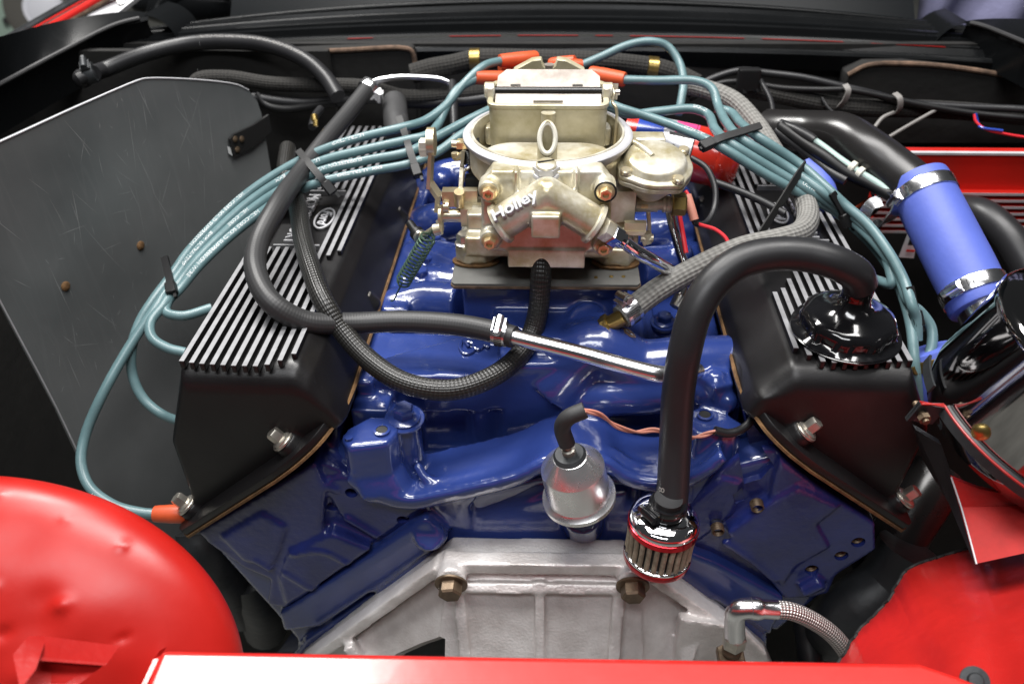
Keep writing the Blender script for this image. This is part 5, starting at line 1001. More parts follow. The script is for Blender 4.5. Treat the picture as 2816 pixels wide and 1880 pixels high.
# printing on the jackets
for key, txt, st, sz, fc in (('a', 'ULTRA-TEMP', 17.5, 0.53, (-.1, -.55, .8)), ('b', 'ULTRA-TEMP   8MM', 20.0, 0.53, (-.1, -.55, .8)), ('c', 'SUPPRESSION WIRE', 16.0, 0.52, (-.1, -.55, .8)), ('d', '8MM   ULTRA-TEMP', 15.0, 0.48, (-.1, -.55, .8)),
                             ('a', 'HELI-CORE SOLID SUPPRESSION', 30.0, 0.48, (0, -.4, .9)), ('b', '8MM  ULTRA-TEMP', 32.0, 0.48, (0, -.4, .9)), ('c', 'HELI-CORE', 27.5, 0.48, (0, -.4, .9)), ('d', 'HELI-CORE SOLID SUPPRESSION WIRE', 27.0, 0.52, (.1, -.4, .9)),
                             ('e', 'ULTRA-TEMP', 24.5, 0.50, (0, -.5, .85)), ('e', 'ULTRA-TEMP', 9.0, 0.43, (0, -.5, .85)), ('f', 'ULTRA-TEMP', 24.0, 0.48, (.2, -.5, .85)), ('f', 'SOLID', 8.6, 0.52, (0, -.5, .85)), ('b', 'ULTRA-TEMP', 58.0, 0.43, (-.3, -.8, .5))):
    tt, pp = leads[key]; text_on_tube('jacket_print', txt, pp, RL, st, sz, fc, M['white'], tt, flip=False)
# separators and ties
def separator(pts, label, head=True, up=(0, -.6, .8), w=.62):
    t = thing('wire_separator', pts[0], label, 'cable clip', 'black clips holding the ignition leads')
    k = B(); k.ribbon([V(p) for p in pts], w, .30, up, 5); obj('clip_bar', k, M['plastic'], t)
    if head:
        k = B(); d = (V(pts[-1]) - V(pts[-2])).normalized(); k.bar(V(pts[-1]) - d * .2, V(pts[-1]) + d * 1.1, .9, .75, up); k.bevel(.1, 1)
        k.bar(V(pts[-1]) + d * .9 + V((.25, 0, 0)), V(pts[-1]) + d * 1.5 + V((.25, 0, 0)), .25, .3, up); obj('clip_head', k, M['plastic'], t)
    return t
separator([V(p) + V((0, -.55, .35)) for p in ((-14.06, 12.92, 81.00), (-13.29, 10.89, 80.40), (-12.46, 8.27, 79.80), (-11.80, 6.73, 78.80))], 'long black lead separator nearest the carburettor on the left', True)
separator([V(p) + V((0, -.55, .4)) for p in ((-23.00, 9.48, 79.00), (-21.54, 7.47, 78.60), (-20.39, 6.19, 78.00), (-19.86, 5.93, 77.40))], 'black lead separator crossing under the hose above the left rocker cover', True)
separator([V(p) + V((0, -.6, .35)) for p in ((-33.90, 0.93, 72.60), (-33.29, -0.28, 72.20), (-32.70, -1.46, 71.80), (-32.46, -2.00, 71.60))], 'black lead clip on the left where the four leads part', True)
separator([V(p) + V((0, -.6, .45)) for p in ((18.31, 8.46, 82.00), (16.49, 7.54, 81.80), (14.70, 6.64, 81.60), (13.84, 6.15, 81.40))], 'black lead separator over the red coil', True)
separator([V(p) + V((0, -.6, .4)) for p in ((24.03, 3.85, 78.00), (24.47, 3.66, 77.40), (25.04, 3.38, 76.60), (25.29, 3.28, 76.20))], 'black lead clip right of the heater hose bend', True)
separator([V(p) + V((0, -.6, .3)) for p in ((29.27, -3.35, 73.40), (29.57, -4.07, 72.40), (29.84, -4.53, 71.60))], 'black lead clip beside the oil filler cap', True)
# ---------------------------------------------------------------- left side sheet
t = thing('scratched_sheet', (-40.73, -10.00, 51.93), 'large scratched dull grey metal sheet standing on the left', 'metal sheet')
a = V((-42.38, -10.00, 74.89)); c = V((-30.78, 20.00, 80.17)); pd = (c - a); nrm = V((pd.y, -pd.x, 0)).normalized()
def on_sheet(o, px):   # px given as a point; slide it along the ray from the lens onto the sheet plane
    o = V(o); d = V(px) - o; return o + d * ((a - o).dot(nrm) / d.dot(nrm))
LENS = V(cam_ob.location) / S
outl = [on_sheet(LENS, p) for p in ((-54.95, 10.00, 78.54), (-51.92, 10.00, 79.65), (-43.12, 10.00, 83.16), (-36.79, 10.00, 85.54), (-36.07, 10.00, 85.70), (-31.51, 10.00, 85.60), (-27.85, 10.00, 85.14), (-26.95, 10.00, 84.67), (-26.35, 10.00, 83.67), (-26.19, 10.00, 82.46), (-26.50, 10.00, 71.92), (-25.56, 10.00, 61.64), (-41.15, 10.00, 18.28), (-57.20, 10.00, 13.69), (-57.62, 10.00, 30.53), (-57.91, 10.00, 46.48), (-58.98, 10.00, 61.56), (-59.26, 10.00, 68.00))]
k = B(); k.prism(outl, nrm * -.35); obj('sheet_metal', k, M['scratched'], t)
k = B(); k.tube([p + V((0, 0, .0)) for p in outl[:8]], .085, 8, n=4); k.tube(outl[14:18], .07, 8, n=3); obj('folded_edge', k, M['ring'], t)
for p in ((-41.45, 10.00, 68.62), (-51.03, 10.00, 63.58)):
    q = on_sheet(LENS, p); k = B(); k.lathe(q, nrm, [(.42, -.1), (.42, .08), (.34, .15), (.1, .17)], 22); obj('rubber_plug', k, M['cork'], t)
random.seed(11); k = B(); e1 = V((pd.x, pd.y, 0)).normalized(); e2 = V((0, 0, 1))
for i in range(110):
    q = a + e1 * random.uniform(1.5, 27) + e2 * random.uniform(-12, 6 + 0)
    q = q + e2 * (0.27 * (q - a).dot(e1))
    th = random.gauss(pi / 2, .42) if i % 5 else random.uniform(0, pi); L = random.choice((.6, 1, 1.6, 2.5, 4, 6)) * random.uniform(.6, 1.3); cv_ = random.uniform(-.06, .06); wd = random.uniform(.009, .02)
    pts = []
    for j in range(9):
        u_ = (j / 8 - .5) * L; p = q + (e1 * cos(th) + e2 * sin(th)) * u_ + (e1 * -sin(th) + e2 * cos(th)) * cv_ * u_ * u_ / max(L, 1)
        pts.append(p + nrm * .012)
    sd = (e1 * -sin(th) + e2 * cos(th))
    k.grid([[p + sd * wd * (1 - abs(j / 4 - 1)) for j, p in enumerate(pts)], [p - sd * wd * (1 - abs(j / 4 - 1)) for j, p in enumerate(pts)]])
o = obj('scratches', k, M['scuff'], t); o['kind'] = 'stuff'
t = thing('corner_bracket', (-31.54, 18.00, 76.75), 'black riveted corner bracket at the upper right edge of the scratched sheet', 'bracket')
out = [on_sheet(LENS, p) + nrm * .15 for p in ((-29.95, 10.00, 80.10), (-29.44, 10.00, 80.57), (-27.40, 10.00, 81.46), (-25.79, 10.00, 82.46), (-25.84, 10.00, 80.89), (-27.83, 10.00, 79.35), (-29.90, 10.00, 78.42))]
k = B(); k.prism(out, nrm * .25); obj('plate', k, M['matt_black'], t)
for p in ((-29.45, 10.00, 80.10), (-28.83, 10.00, 80.11), (-29.47, 10.00, 79.08)):
    q = on_sheet(LENS, p) + nrm * .4; k = B(); k.lathe(q, nrm, [(.34, -.05), (.32, .1), (.1, .2)], 14); obj('rivet', k, M['rust'], t)
k = B(); k.prism([on_sheet(LENS, p) + nrm * .12 for p in ((-30.15, 10.00, 79.37), (-29.93, 10.00, 79.24), (-29.90, 10.00, 78.42), (-30.19, 10.00, 78.64))], nrm * .08); obj('paint_chip', k, M['white'], t)
t = thing('inner_panel', (-26, 24, 40), 'black inner bodywork closing the gap behind the scratched sheet', 'body panel')
k = B(); k.box((-62, 10, 50), (1.0, 60, 56)); k.box((-45, 31, 60), (40, 1, 44)); k.box((-34, -2, 26), (20, 1, 34)); obj('closing_sheet', k, M['insul'], t)  # lowest box is added to turn the gap left of the engine black
t = thing('inner_panel', (50, 10, 40), 'black inner bodywork on the far right behind the red box', 'body panel')
k = B(); k.box((64, 0, 55), (1.0, 70, 60)); k.box((42, -1, 36), (34, 1, 44)); obj('closing_sheet', k, M['insul'], t)  # second box is added to turn the gap right of the engine black

# ---------------------------------------------------------------- hoses, pipes and wiring along the bulkhead
def line(name, pts, r, m, label, cat, seg=14, n=9):
    t, p, o = hose(name, pts, r, M[m], label, cat, seg=seg, n=n); return t, p
tF, pF = line('fuel_hose', [(-48.80, 24.00, 81.61), (-48.61, 26.00, 81.35), (-44.78, 28.00, 82.39), (-40.49, 30.00, 82.94), (-35.50, 30.00, 83.18), (-30.83, 29.00, 83.00), (-26.58, 27.00, 82.11), (-24.01, 25.00, 80.79), (-22.47, 23.00, 79.51)], .85, 'rubber', 'black fuel hose arching along the bulkhead at the upper left', 'hose', 18)
text_on_tube('hose_print', 'AUTO FUEL LINE HOSE SAE 30 R7   AUTO FUEL LINE', pF, .86, 13, .55, (.0, -.5, .85), M['tiegrey'], tF)
clamp_hose(tF, (-49.18, 24.00, 81.61), (-1, -.3, -.2), .95, (.3, -.4, 1), M['dark_iron'])
k = B(); k.sphere((-50.18, 24.00, 81.05), 1.0, 16); k.cyl((-50.09, 23.00, 81.29), (-48.77, 24.00, 81.71), .7, seg=16); obj('hose_end', k, M['rubber'], tF)
line('wiring_conduit', [(-39.73, 26.00, 77.99), (-39.07, 27.00, 79.80), (-35.89, 27.60, 80.00), (-31.04, 27.40, 79.40), (-24.12, 27.00, 79.36), (-20.12, 26.40, 79.38), (-15.83, 26.00, 78.48), (-10.61, 26.40, 78.65), (-6.33, 26.60, 78.98)], .80, 'cloth_dark', 'dusty dark wiring loom lying along the bulkhead on the left', 'wiring')
line('wiring_conduit', [(-33.15, 27.00, 78.06), (-30.28, 27.00, 77.58), (-27.35, 27.00, 77.39), (-23.25, 26.50, 77.78), (-19.21, 26.00, 78.32), (-15.41, 26.00, 77.80), (-9.65, 26.00, 78.02), (-6.30, 26.00, 78.42)], .60, 'rubber', 'thin black conduit sagging below the dusty loom on the bulkhead', 'wiring')
line('wiring_conduit', [(-32.59, 27.00, 78.41), (-31.69, 26.60, 77.32), (-29.74, 26.40, 76.90), (-27.24, 26.40, 77.11), (-23.62, 26.00, 77.81)], .45, 'plastic', 'glossy black cable loop right of the scratched sheet corner', 'wiring')
tE, pE = line('heater_pipe_hose', [(-15.15, 27.40, 80.50), (-13.23, 27.60, 81.00), (-10.58, 27.60, 81.48), (-8.19, 27.60, 82.00), (-5.38, 27.80, 82.03), (-0.70, 28.00, 81.84), (3.99, 28.00, 81.75), (8.21, 28.00, 81.39), (11.46, 27.60, 81.06), (13.77, 27.00, 80.46), (15.55, 26.00, 79.87)], 1.05, 'cloth_dark', 'thick dark woven hose with brass bands running behind the orange boots', 'hose', 20)
for p, d in (((-8.15, 27.60, 82.00), (1, 0, .05)), ((10.86, 27.70, 81.12), (1, 0, -.1))):
    k = B(); dd = V(d).normalized(); k.lathe(V(p) - dd * .6, dd, [(1.08, 0), (1.18, .05), (1.18, 1.1), (1.08, 1.15)], 28); obj('brass_band', k, M['brass'], tE)
line('metal_tube', [(-18.99, 25.50, 80.26), (-17.94, 25.60, 80.51), (-16.07, 25.80, 80.69), (-13.75, 26.00, 80.58), (-11.88, 26.00, 80.40), (-10.96, 26.00, 80.02)], .34, 'polished', 'short bright bent tube at the top of the black hose', 'pipe')
clamp_hose(tA, (-18.83, 22.00, 80.75), (.5, .8, .35), .98, (.9, -.35, -.4), M['polished'], w=.9)
line('conduit', [(-23.65, 20.00, 79.28), (-23.76, 18.00, 79.20), (-23.58, 16.00, 78.89)], .4, 'rubber', 'short black cable to a brass terminal beside the hose', 'cable')
t = thing('brass_terminal', (-23.47, 17.00, 79.49), 'small brass terminal left of the black hose', 'terminal')
k = B(); k.cyl((-23.51, 17.00, 79.76), (-23.40, 16.60, 79.29), .34, seg=12); k.cyl((-23.24, 16.40, 79.45), (-23.21, 16.00, 78.98), .26, seg=8); obj('stud', k, M['brass'], t)
line('conduit', [(-10.46, 25.00, 80.36), (-10.08, 22.00, 79.54), (-9.73, 19.00, 78.35), (-9.38, 16.00, 77.25)], .45, 'rubber', 'black cable hanging behind the left ignition leads', 'cable')
line('conduit', [(-16.69, 24.00, 78.56), (-15.90, 20.00, 78.39), (-15.00, 16.00, 77.67)], 1.3, 'rubber_matt', 'black sleeve standing behind the left ignition leads', 'cable')
# right side of bulkhead
tg, pg = line('wiring_conduit', [(14.58, 28.00, 78.23), (17.77, 28.60, 79.81), (20.51, 28.80, 80.50), (23.30, 28.60, 80.29), (26.91, 28.00, 80.03), (30.57, 27.40, 79.39), (34.28, 27.00, 78.65), (38.01, 26.60, 77.85), (43.30, 26.00, 77.62), (48.67, 25.00, 77.77), (54.20, 23.00, 78.08)], .40, 'rubber', 'upper black cable along the bulkhead on the right', 'wiring')
line('wiring_conduit', [(15.13, 28.00, 77.60), (18.25, 28.20, 79.27), (20.56, 28.20, 79.47), (24.70, 27.60, 79.02), (28.77, 27.20, 78.98), (31.45, 27.00, 79.06), (35.10, 26.60, 78.55), (39.17, 26.00, 77.84), (45.29, 25.00, 77.19), (54.55, 23.00, 77.16)], .34, 'plastic', 'lower black cable along the bulkhead on the right', 'wiring')
line('wiring_conduit', [(20.69, 28.40, 78.83), (25.42, 28.00, 78.02), (30.15, 27.60, 77.22), (34.81, 27.40, 76.93), (40.38, 27.40, 76.85), (48.38, 26.60, 76.61), (56.45, 26.00, 76.01)], .95, 'cloth_dark', 'thick dusty conduit along the bulkhead on the right', 'wiring', 16)
for pts, lb in ((((31.10, 26.60, 79.76), (31.39, 26.00, 79.31), (31.26, 26.00, 78.28), (30.99, 26.60, 77.30)), 'grey cable tie on the wiring, left one of two'), (((36.24, 26.00, 79.05), (36.59, 25.20, 78.77), (36.86, 25.20, 77.74), (36.81, 26.00, 76.78)), 'grey cable tie on the wiring, right one of two')):
    t = thing('cable_tie', pts[1], lb, 'cable tie'); k = B(); k.ribbon(pts, .62, .14, (.3, -1, .2)); obj('band', k, M['tiegrey'], t)
t = thing('cable_clamp', (21.03, 27.60, 80.28), 'black ribbed cable clamp on the right bulkhead wiring', 'cable clip')
k = B(); k.box(V((21.08, 27.20, 80.09)), (2.4, 1.2, 2.4)); k.bevel(.3, 2); k.bar((20.49, 27.00, 79.50), (20.76, 26.60, 78.74), .6, .3); k.bar((21.96, 27.00, 79.50), (22.21, 26.60, 78.88), .6, .3); obj('clamp_block', k, M['plastic'], t)
line('thin_wire', [(29.05, 26.80, 78.22), (29.70, 26.00, 77.42), (31.50, 25.00, 76.36), (33.19, 24.00, 75.70)], .16, 'rubber', 'thin black wire drooping below the left grey tie', 'wire', 8)
line('thin_wire', [(36.51, 25.60, 77.12), (35.27, 25.00, 76.76), (34.50, 24.40, 76.03), (34.07, 24.00, 75.41)], .20, 'tiegrey', 'thin grey wire drooping below the right grey tie', 'wire', 8)
line('support_rod', [(34.12, 22.00, 74.97), (37.58, 24.00, 76.20), (41.50, 26.00, 77.61)], .18, 'tiegrey', 'thin straight rod slanting behind the black pipe', 'rod', 8)
line('thin_wire', [(43.10, 22.00, 78.31), (43.26, 21.60, 77.73), (44.15, 21.00, 77.14), (46.26, 20.60, 76.75), (49.97, 20.00, 76.38)], .14, 'redwire', 'thin red wire at the far right edge', 'wire', 8)
line('thin_wire', [(43.21, 22.00, 78.40), (43.60, 21.60, 77.45), (43.66, 21.00, 77.32), (45.71, 20.60, 77.12)], .14, 'can_blue', 'thin blue wire at the far right edge', 'wire', 8)
line('conduit', [(22.34, 27.00, 80.02), (22.97, 24.00, 78.96), (22.93, 21.00, 77.75), (23.06, 19.00, 77.16)], .26, 'rubber', 'thin black cable dropping right of the ribbed clamp', 'cable')
# black water pipe and blue silicone hose
t, p_ = line('water_pipe', [(22.12, 20.00, 77.22), (23.46, 18.50, 77.68), (25.58, 17.00, 78.20), (27.69, 14.50, 78.91), (29.29, 12.00, 78.53), (31.04, 10.00, 77.71), (33.71, 6.50, 76.27)], 1.0, 'black_pipe', 'black steel water pipe bending towards the blue hose', 'pipe', 28)
t.children[0].name = 'pipe_tube'
bpy.data.objects.remove(t.children[0]); k = B(); k.tube(p_, 2.15, 32, raw=True); obj('pipe_tube', k, M['black_pipe'], t)
h0 = V((33.39, 7.20, 76.69)); h1 = V((36.02, -2.40, 71.43)); hd = (h1 - h0).normalized()
t = thing('silicone_hose', h0, 'bright blue silicone hose with two steel clamps on the right', 'hose')
k = B(); L = (h1 - h0).length; k.lathe(h0 - hd * 1.2, hd, [(2.2, 0), (2.55, .02), (2.6, .3), (2.6, 1.2), (2.62, 4), (2.62, L - 2), (2.56, L), (2.58, L + 1.6), (2.5, L + 1.8), (2.2, L + 1.8)], 56); obj('hose_body', k, M['silicone'], t)
clamp_hose(t, h0 + hd * .3, hd, 2.62, (-1, -.55, -.15), M['polished'], w=1.2)
clamp_hose(t, h1 - hd * .9, hd, 2.60, (-.9, -.55, .35), M['polished'], w=1.2)
k = B(); k.cyl(h1 - hd * 2, h1 + hd * 4.6, 2.05, seg=36); obj('neck', k, M['polished'], t)
t = thing('silicone_hose', (23.60, 4.00, 78.13), 'blue hose bend half hidden behind the right ignition leads', 'hose')
k = B(); k.tube([(24.27, 12.00, 76.76), (25.01, 10.50, 76.26), (25.30, 9.00, 75.53), (25.08, 7.00, 74.54)], 1.25, 24); obj('hose_body', k, M['silicone'], t)
t = thing('silicone_hose', (32.67, -6.00, 66.80), 'short dark blue hose with clamp beside the chrome tank', 'hose')
g0 = V((31.28, -6.00, 69.02)); g1 = V((32.74, -8.00, 65.88)); gd = (g1 - g0).normalized()
k = B(); k.lathe(g0, gd, [(1.9, 0), (2.2, .05), (2.3, .5), (2.3, (g1 - g0).length), (2.0, (g1 - g0).length)], 40); obj('hose_body', k, M['silicone'], t)
clamp_hose(t, g0 + gd * .9, gd, 2.32, (-.8, -.4, .2), M['brass'], w=.9)
# chrome expansion tank with strap
tb = V((33.67, -18.54, 71.95)); tt = V((35.92, -19.23, 78.48)); ta = (tt - tb).normalized(); TL = (tt - tb).length; R0 = 8.0
t = thing('expansion_tank', tb, 'tall chrome expansion tank at the right edge held by a black strap', 'tank')
k = B(); k.lathe(tb, ta, [(.1, -3.0), (5.5, -2.6), (7.2, -1.8), (7.8, -.4), (R0, .6), (R0, TL - .8), (R0 + .12, TL - .6), (R0 + .12, TL - .1), (R0 - .3, TL + .4), (R0 - 1.6, TL + .8), (.1, TL + 1.0)], 96); obj('tank_shell', k, M['dark_chrome'], t, ang=50)
k = B(); k.lathe((24.91, -25.89, 77.73), (-.35, -.9, .1), [(.5, -.1), (.5, .15), (.35, .3), (.1, .32)], 20); obj('drain_plug', k, M['brass'], t)
t = thing('tank_strap', tb, 'black edged strap ring with pinched ends round the chrome tank', 'strap')
u = (V((1, 0, 0)) - ta * ta.x).normalized(); v = ta.cross(u)
arc = [tb + ta * -.6 + (u * cos(a_) + v * sin(a_)) * 8.35 for a_ in [radians(x) for x in range(188, 350, 6)]]
arc2 = [tb + ta * -.6 + (u * cos(a_) + v * sin(a_)) * 8.35 for a_ in [radians(x) for x in range(176, 150, -6)]]
k = B(); k.ribbon([p + ta * .5 for p in arc], .16, .7, (lambda s: ta), 2); k.ribbon([p + ta * .5 for p in arc2], .16, .7, (lambda s: ta), 2); obj('band', k, M['dark_iron'], t)
k = B(); k.tube([p + ta * .8 for p in arc], .09, 8, n=2); obj('red_edge', k, M['red_dull'], t)
k = B(); k.tube([p + ta * .7 + (p - tb).normalized() * -.35 for p in arc], .22, 8, n=2); obj('rubber_bead', k, M['rubber'], t)
q = arc[0]; o_ = (q - tb).normalized(); s_ = ta.cross(o_)
for sg in (1, -1):
    k = B(); k.ribbon([q + s_ * sg * -.15 - o_ * .1, q + s_ * sg * -.1 + o_ * .6, q + s_ * sg * .1 + o_ * 1.8], .16, 1.6, (lambda s: ta), 3); pf = obj('pinch_flange', k, M['dark_iron'], t)
    k = B(); k.tube([q + ta * .8 - s_ * sg * .1, q + ta * .8 + o_ * 1.8 + s_ * sg * .1], .08, 8); obj('flange_edge', k, M['red_dull'], pf)
k = B(); k.cyl(q + o_ * 1.2 - s_ * .8, q + o_ * 1.2 + s_ * .9, .22, seg=12); k.cyl(q + o_ * 1.2 + s_ * .35, q + o_ * 1.2 + s_ * .7, .4, seg=6); obj('pinch_bolt', k, M['rust'], t)
t = thing('tank_bracket', (28.80, -22.99, 67.07), 'red folded sheet bracket under the chrome tank', 'bracket')
k = B(); k.prism([(27.17, -21.66, 69.89), (28.56, -22.74, 70.00), (30.78, -23.62, 70.30), (33.45, -24.70, 71.15), (33.46, -24.98, 70.76), (30.74, -24.05, 69.88), (27.63, -23.03, 68.48)], (.1, .5, -.2)); obj('upright_flange', k, M['red_dull'], t)
k = B(); k.prism([(27.53, -23.12, 68.70), (30.62, -24.15, 70.10), (33.33, -25.09, 70.95), (32.54, -27.40, 70.06), (29.70, -27.08, 69.03), (27.59, -26.58, 67.34)], (.1, .4, -.25)); obj('sloping_flange', k, M['red_matt'], t)
k = B(); k.tube([(27.06, -21.71, 70.01), (27.54, -23.24, 68.71), (27.54, -26.67, 67.40)], .06, 8, n=2); obj('bare_edge', k, M['ring'], t)
k = B(); k.prism([(25.80, -17.99, 70.81), (27.34, -18.97, 70.35), (27.67, -20.99, 69.24), (28.09, -22.45, 67.88), (27.99, -25.88, 66.57), (28.30, -20.95, 66.52), (26.89, -18.53, 68.27)], (0, .6, 0)); obj('grimy_side', k, M['dark_iron'], t)
t = thing('red_back_plate', (41.07, -13.75, 66.84), 'red body plate behind the chrome tank', 'body panel')
k = B(); k.box((52, -16, 58), (1, 44, 30)); obj('plate', k, M['red_fender'], t)
t, p_ = line('exhaust_pipe', [(34.08, -9.00, 57.96), (32.32, -11.00, 56.51), (30.42, -13.00, 54.30), (29.56, -14.00, 52.07)], 2.4, 'black_pipe', 'black pipe between the right rocker cover and the red bracket', 'pipe', 24)
line('frame_tube', [(30.02, -16.00, 56.17), (28.77, -17.00, 52.97), (26.18, -18.00, 50.71), (26.86, -14.00, 41.99)], 2.6, 'dark_iron', 'sooty dark tube beside the engine at the lower right', 'pipe', 20)
line('black_cable', [(23.87, -14.00, 45.10), (24.38, -15.00, 43.28), (24.62, -17.00, 41.59)], 1.1, 'rubber', 'black cable hanging behind the braided line', 'cable', 14)

# red finned ignition box
t = thing('ignition_box', (47.70, 18.00, 67.66), 'red finned ignition box on the right with grey stripes', 'electronic box')
x0 = V((33.15, 17.00, 76.31)); z1 = x0.z; z0 = V((38.46, 17.00, 67.45)).z
k = B(); k.box(((x0.x + 72) / 2, 17.6, (z0 + z1) / 2), (72 - x0.x, 1.4, z1 - z0)); k.bevel(.15, 2); obj('case', k, M['redbox'], t)
k = B(); k.box(((x0.x + 72) / 2, 16.9, z1 - .05), (72 - x0.x, .5, .22)); obj('top_lip', k, M['ring'], t)
zf = V((41.49, 17.00, 72.27)).z; zl = V((36.54, 17.00, 67.94)).z
for i in range(7):
    zz = zf + (zl - zf) * i / 6
    k = B(); k.box(((x0.x + 72) / 2, 16.7, zz), (72 - x0.x, 1.2, .30)); obj('fin', k, M['redbox'], t)
    k = B(); k.box(((x0.x + 72) / 2, 16.06, zz), (72 - x0.x, .06, .26)); obj('fin_edge', k, M['can_silver'], t)
k = B(); k.prism([(36.81, 15.00, 68.51), (37.85, 15.00, 68.52), (37.94, 14.60, 65.69), (36.42, 14.60, 65.77)], (0, .1, 0)); o = obj('label_plate', k, M['ring'], t)
k = B(); k.prism([V(p) + V((0, -.05, 0)) for p in ((36.97, 14.60, 66.70), (37.82, 14.60, 66.67), (37.80, 14.60, 66.41), (36.95, 14.60, 66.45))], (0, .05, 0)); obj('label_stripe', k, M['red'], o)
k = B(); k.prism([V(p) + V((0, -.05, 0)) for p in ((36.96, 14.60, 68.08), (37.48, 14.60, 68.08), (37.54, 14.60, 67.22), (36.93, 14.60, 67.21))], (0, .05, 0)); obj('label_print', k, M['ink'], o)
line('black_cable', [(40.65, 15.00, 71.12), (41.68, 12.00, 72.18), (43.10, 9.00, 71.46), (44.44, 6.00, 69.48)], 1.5, 'rubber', 'thick dark cable curving in front of the red box', 'cable', 18)
line('thin_wire', [(30.95, 12.00, 73.68), (30.49, 12.00, 73.35), (29.66, 11.60, 72.89), (28.71, 11.00, 72.72)], .16, 'orange', 'orange wire left of the red box', 'wire', 8)
line('thin_wire', [(30.87, 12.00, 74.36), (31.19, 11.60, 73.56), (30.50, 11.00, 72.93), (29.27, 10.60, 72.47)], .16, 'teal', 'green wire left of the red box', 'wire', 8)
line('thin_wire', [(31.36, 12.00, 74.37), (31.76, 11.60, 73.20), (31.08, 11.00, 72.57), (29.85, 10.60, 72.06)], .18, 'rubber', 'black wire left of the red box', 'wire', 8)
# ignition coil
c0 = V((7.36, 16.00, 77.91)); c1 = V((18.06, 13.50, 76.53)); cd = (c1 - c0).normalized(); CL = (c1 - c0).length; cr = 2.7
t = thing('ignition_coil', c0, 'red, silver and blue ignition coil lying right of the carburettor', 'ignition coil')
for nm, a_, b_, mm in (('red_end', 0, .10, 'can_red'), ('blue_band', .10, .33, 'can_blue'), ('silver_label', .33, .60, 'can_silver'), ('red_body', .60, .82, 'can_red')):
    k = B(); k.lathe(c0 + cd * CL * a_, cd, [(cr, 0), (cr, CL * (b_ - a_))], 48); obj(nm, k, M[mm], t)
u, v = perp(cd)
k = B(); k.lathe(c0, cd, [(cr + .02, CL * .595), (cr + .06, CL * .60), (cr + .02, CL * .605)], 48, cap=False); obj('seam', k, M['ink'], t)
k = B(); k.lathe(c0 + cd * CL * .82, cd, [(cr * 1.0, 0), (cr * 1.06, .3), (cr * 1.02, 1.4), (cr * .8, 2.0), (cr * .55, 2.2), (.1, 2.3)], 40); obj('end_cap', k, M['can_red'], t)
def patch(nm, a0, a1, h0_, h1_, mm, par):
    ang = [a0 + (a1 - a0) * i / 10 for i in range(11)]; upv = (V((0, 0, 1)) - cd * cd.z).normalized(); sdv = cd.cross(upv)
    k = B(); k.grid([[c0 + cd * CL * h + (upv * cos(x) + sdv * sin(x)) * (cr + .03) for x in ang] for h in (h0_, h1_)]); return obj(nm, k, M[mm], par)
patch('pink_patch', -.2, .55, .42, .62, 'can_pink', t); patch('dark_patch', .56, .68, .38, .60, 'ink', t)
for i in range(6): patch('label_print', 1.2 + (i % 2) * .08, 1.3 + (i % 2) * .08, .36 + i * .035, .385 + i * .035, 'ink', t)
patch('label_print', 1.15, 1.4, .44, .46, 'can_pink', t)
# small wires by the coil
t, p_ = line('earth_wire', [(12.22, 5.00, 80.69), (13.39, 4.00, 80.23), (14.06, 2.60, 79.10), (13.91, 1.00, 77.88), (13.05, -0.50, 77.36), (12.18, -1.00, 77.61), (11.98, -1.00, 78.09)], .26, 'rubber', 'black wire looping to a ring terminal right of the carburettor', 'wire', 10)
t, p_ = line('red_lead', [(11.28, 0.50, 79.76), (11.56, 0.20, 79.44), (11.84, -0.40, 78.76), (12.05, -1.00, 78.09), (12.32, -1.00, 77.61), (13.71, -1.40, 77.29), (14.52, -2.00, 76.87), (14.84, -2.60, 76.36)], .16, 'redwire', 'thin red wire with pink sleeve beside the diaphragm pot', 'wire', 8)
k = B(); k.tube([(11.43, 0.30, 79.47), (11.78, -0.50, 78.61), (12.04, -1.00, 77.89)], .36, 10); obj('heat_shrink', k, M['pink'], t)
line('red_lead', [(10.81, 0.50, 78.50), (10.96, -0.40, 77.76), (11.23, -1.60, 76.60), (11.45, -2.40, 75.63)], .2, 'redwire', 'red wire dropping beside the dark chrome pipe', 'wire', 8)
line('thin_wire', [(10.90, 7.00, 80.91), (10.48, 6.40, 80.76), (10.90, 5.60, 80.58)], .2, 'rubber', 'short black wire in front of the coil label', 'wire', 8)
line('black_cable', [(14.49, 5.00, 78.46), (16.62, 4.00, 78.05), (18.54, 3.00, 77.54), (20.07, 2.00, 77.04)], .34, 'rubber', 'black cable passing under the red coil', 'cable')
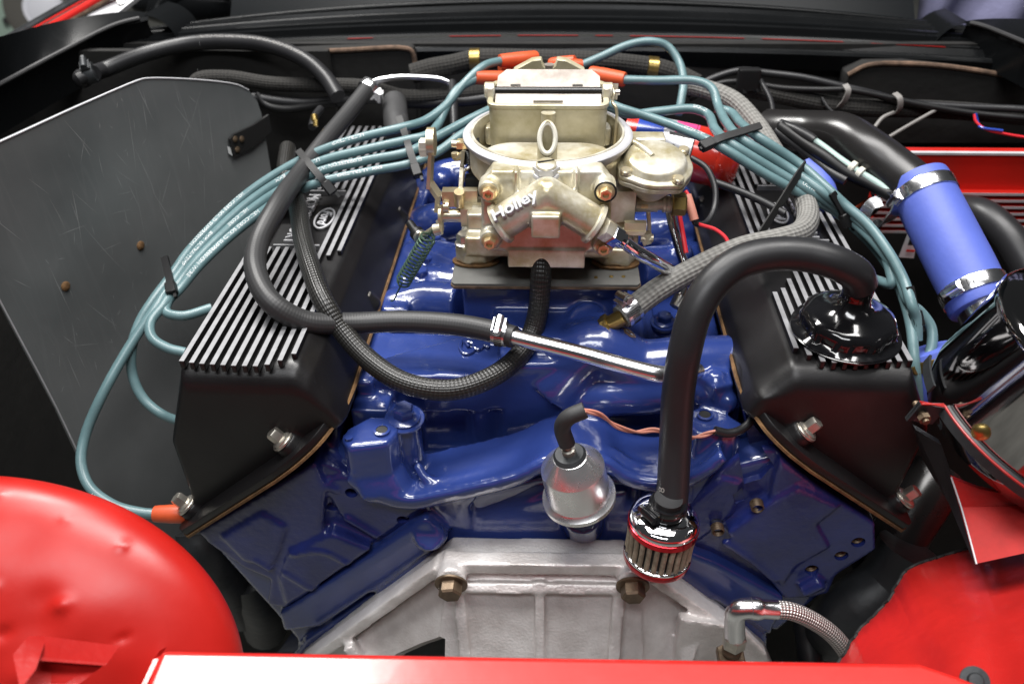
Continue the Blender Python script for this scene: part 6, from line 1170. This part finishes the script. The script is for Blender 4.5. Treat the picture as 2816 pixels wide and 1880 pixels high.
# black strap and pale conduit
t = thing('flat_strap', (17.67, -0.00, 76.02), 'flat black strap slanting over the right rocker cover', 'strap')
k = B(); k.ribbon([(22.30, 6.22, 79.60), (21.28, 4.50, 79.40), (20.06, 2.93, 78.20), (18.69, 1.25, 76.80), (17.53, -0.14, 75.60)], 0.8, .14, (.6, -.7, .2)); obj('strap_band', k, M['matt_black'], t)
t, p_ = line('pale_conduit', [(23.88, 13.00, 79.57), (25.24, 12.00, 78.93), (26.60, 10.60, 78.26), (27.97, 9.40, 77.65), (29.50, 8.20, 77.03), (30.44, 7.40, 76.56)], .36, 'whitewire', 'pale mint conduit running beside the black pipe', 'cable')
k = B(); k.tube([(22.06, 15.50, 79.69), (23.00, 14.20, 79.73), (24.02, 12.90, 79.53), (24.56, 12.30, 79.31)], .46, 12); obj('sheath', k, M['rubber'], t)
for p in ((27.61, 9.70, 77.86), (28.21, 9.20, 77.53)):
    k = B(); k.lathe(p, V((29.50, 8.20, 77.03)) - V((26.60, 10.60, 78.26)), [(.4, -.3), (.6, -.2), (.6, .2), (.4, .3)], 18); obj('tie_band', k, M['nylon'], t)
line('black_cable', [(21.97, 15.00, 79.63), (23.68, 13.00, 78.93), (25.30, 11.00, 78.37), (27.10, 9.60, 77.43), (29.25, 8.40, 76.72), (30.85, 7.00, 76.25)], .55, 'plastic', 'glossy black cable below the pale conduit', 'cable')
line('black_cable', [(21.63, 15.00, 79.19), (24.10, 12.40, 78.11), (25.87, 10.00, 77.24), (27.06, 9.00, 76.84)], .45, 'rubber', 'second black cable below the pale conduit', 'cable')
t = thing('pipe_hook', (30.77, 7.00, 75.05), 'bright curved metal hook at the end of the blue hose', 'bracket')
k = B(); k.ribbon([(30.57, 7.00, 76.76), (30.92, 6.40, 76.42), (30.94, 6.00, 75.55), (30.57, 6.00, 74.60), (30.07, 6.40, 73.68), (29.57, 7.00, 73.27)], 1.5, .16, (.6, -.6, .5)); k.ribbon([(30.04, 7.40, 75.70), (29.22, 7.40, 75.26), (28.82, 7.20, 74.40), (28.83, 7.00, 73.44)], 1.1, .16, (-.6, -.6, .5)); obj('hook_strip', k, M['polished'], t)
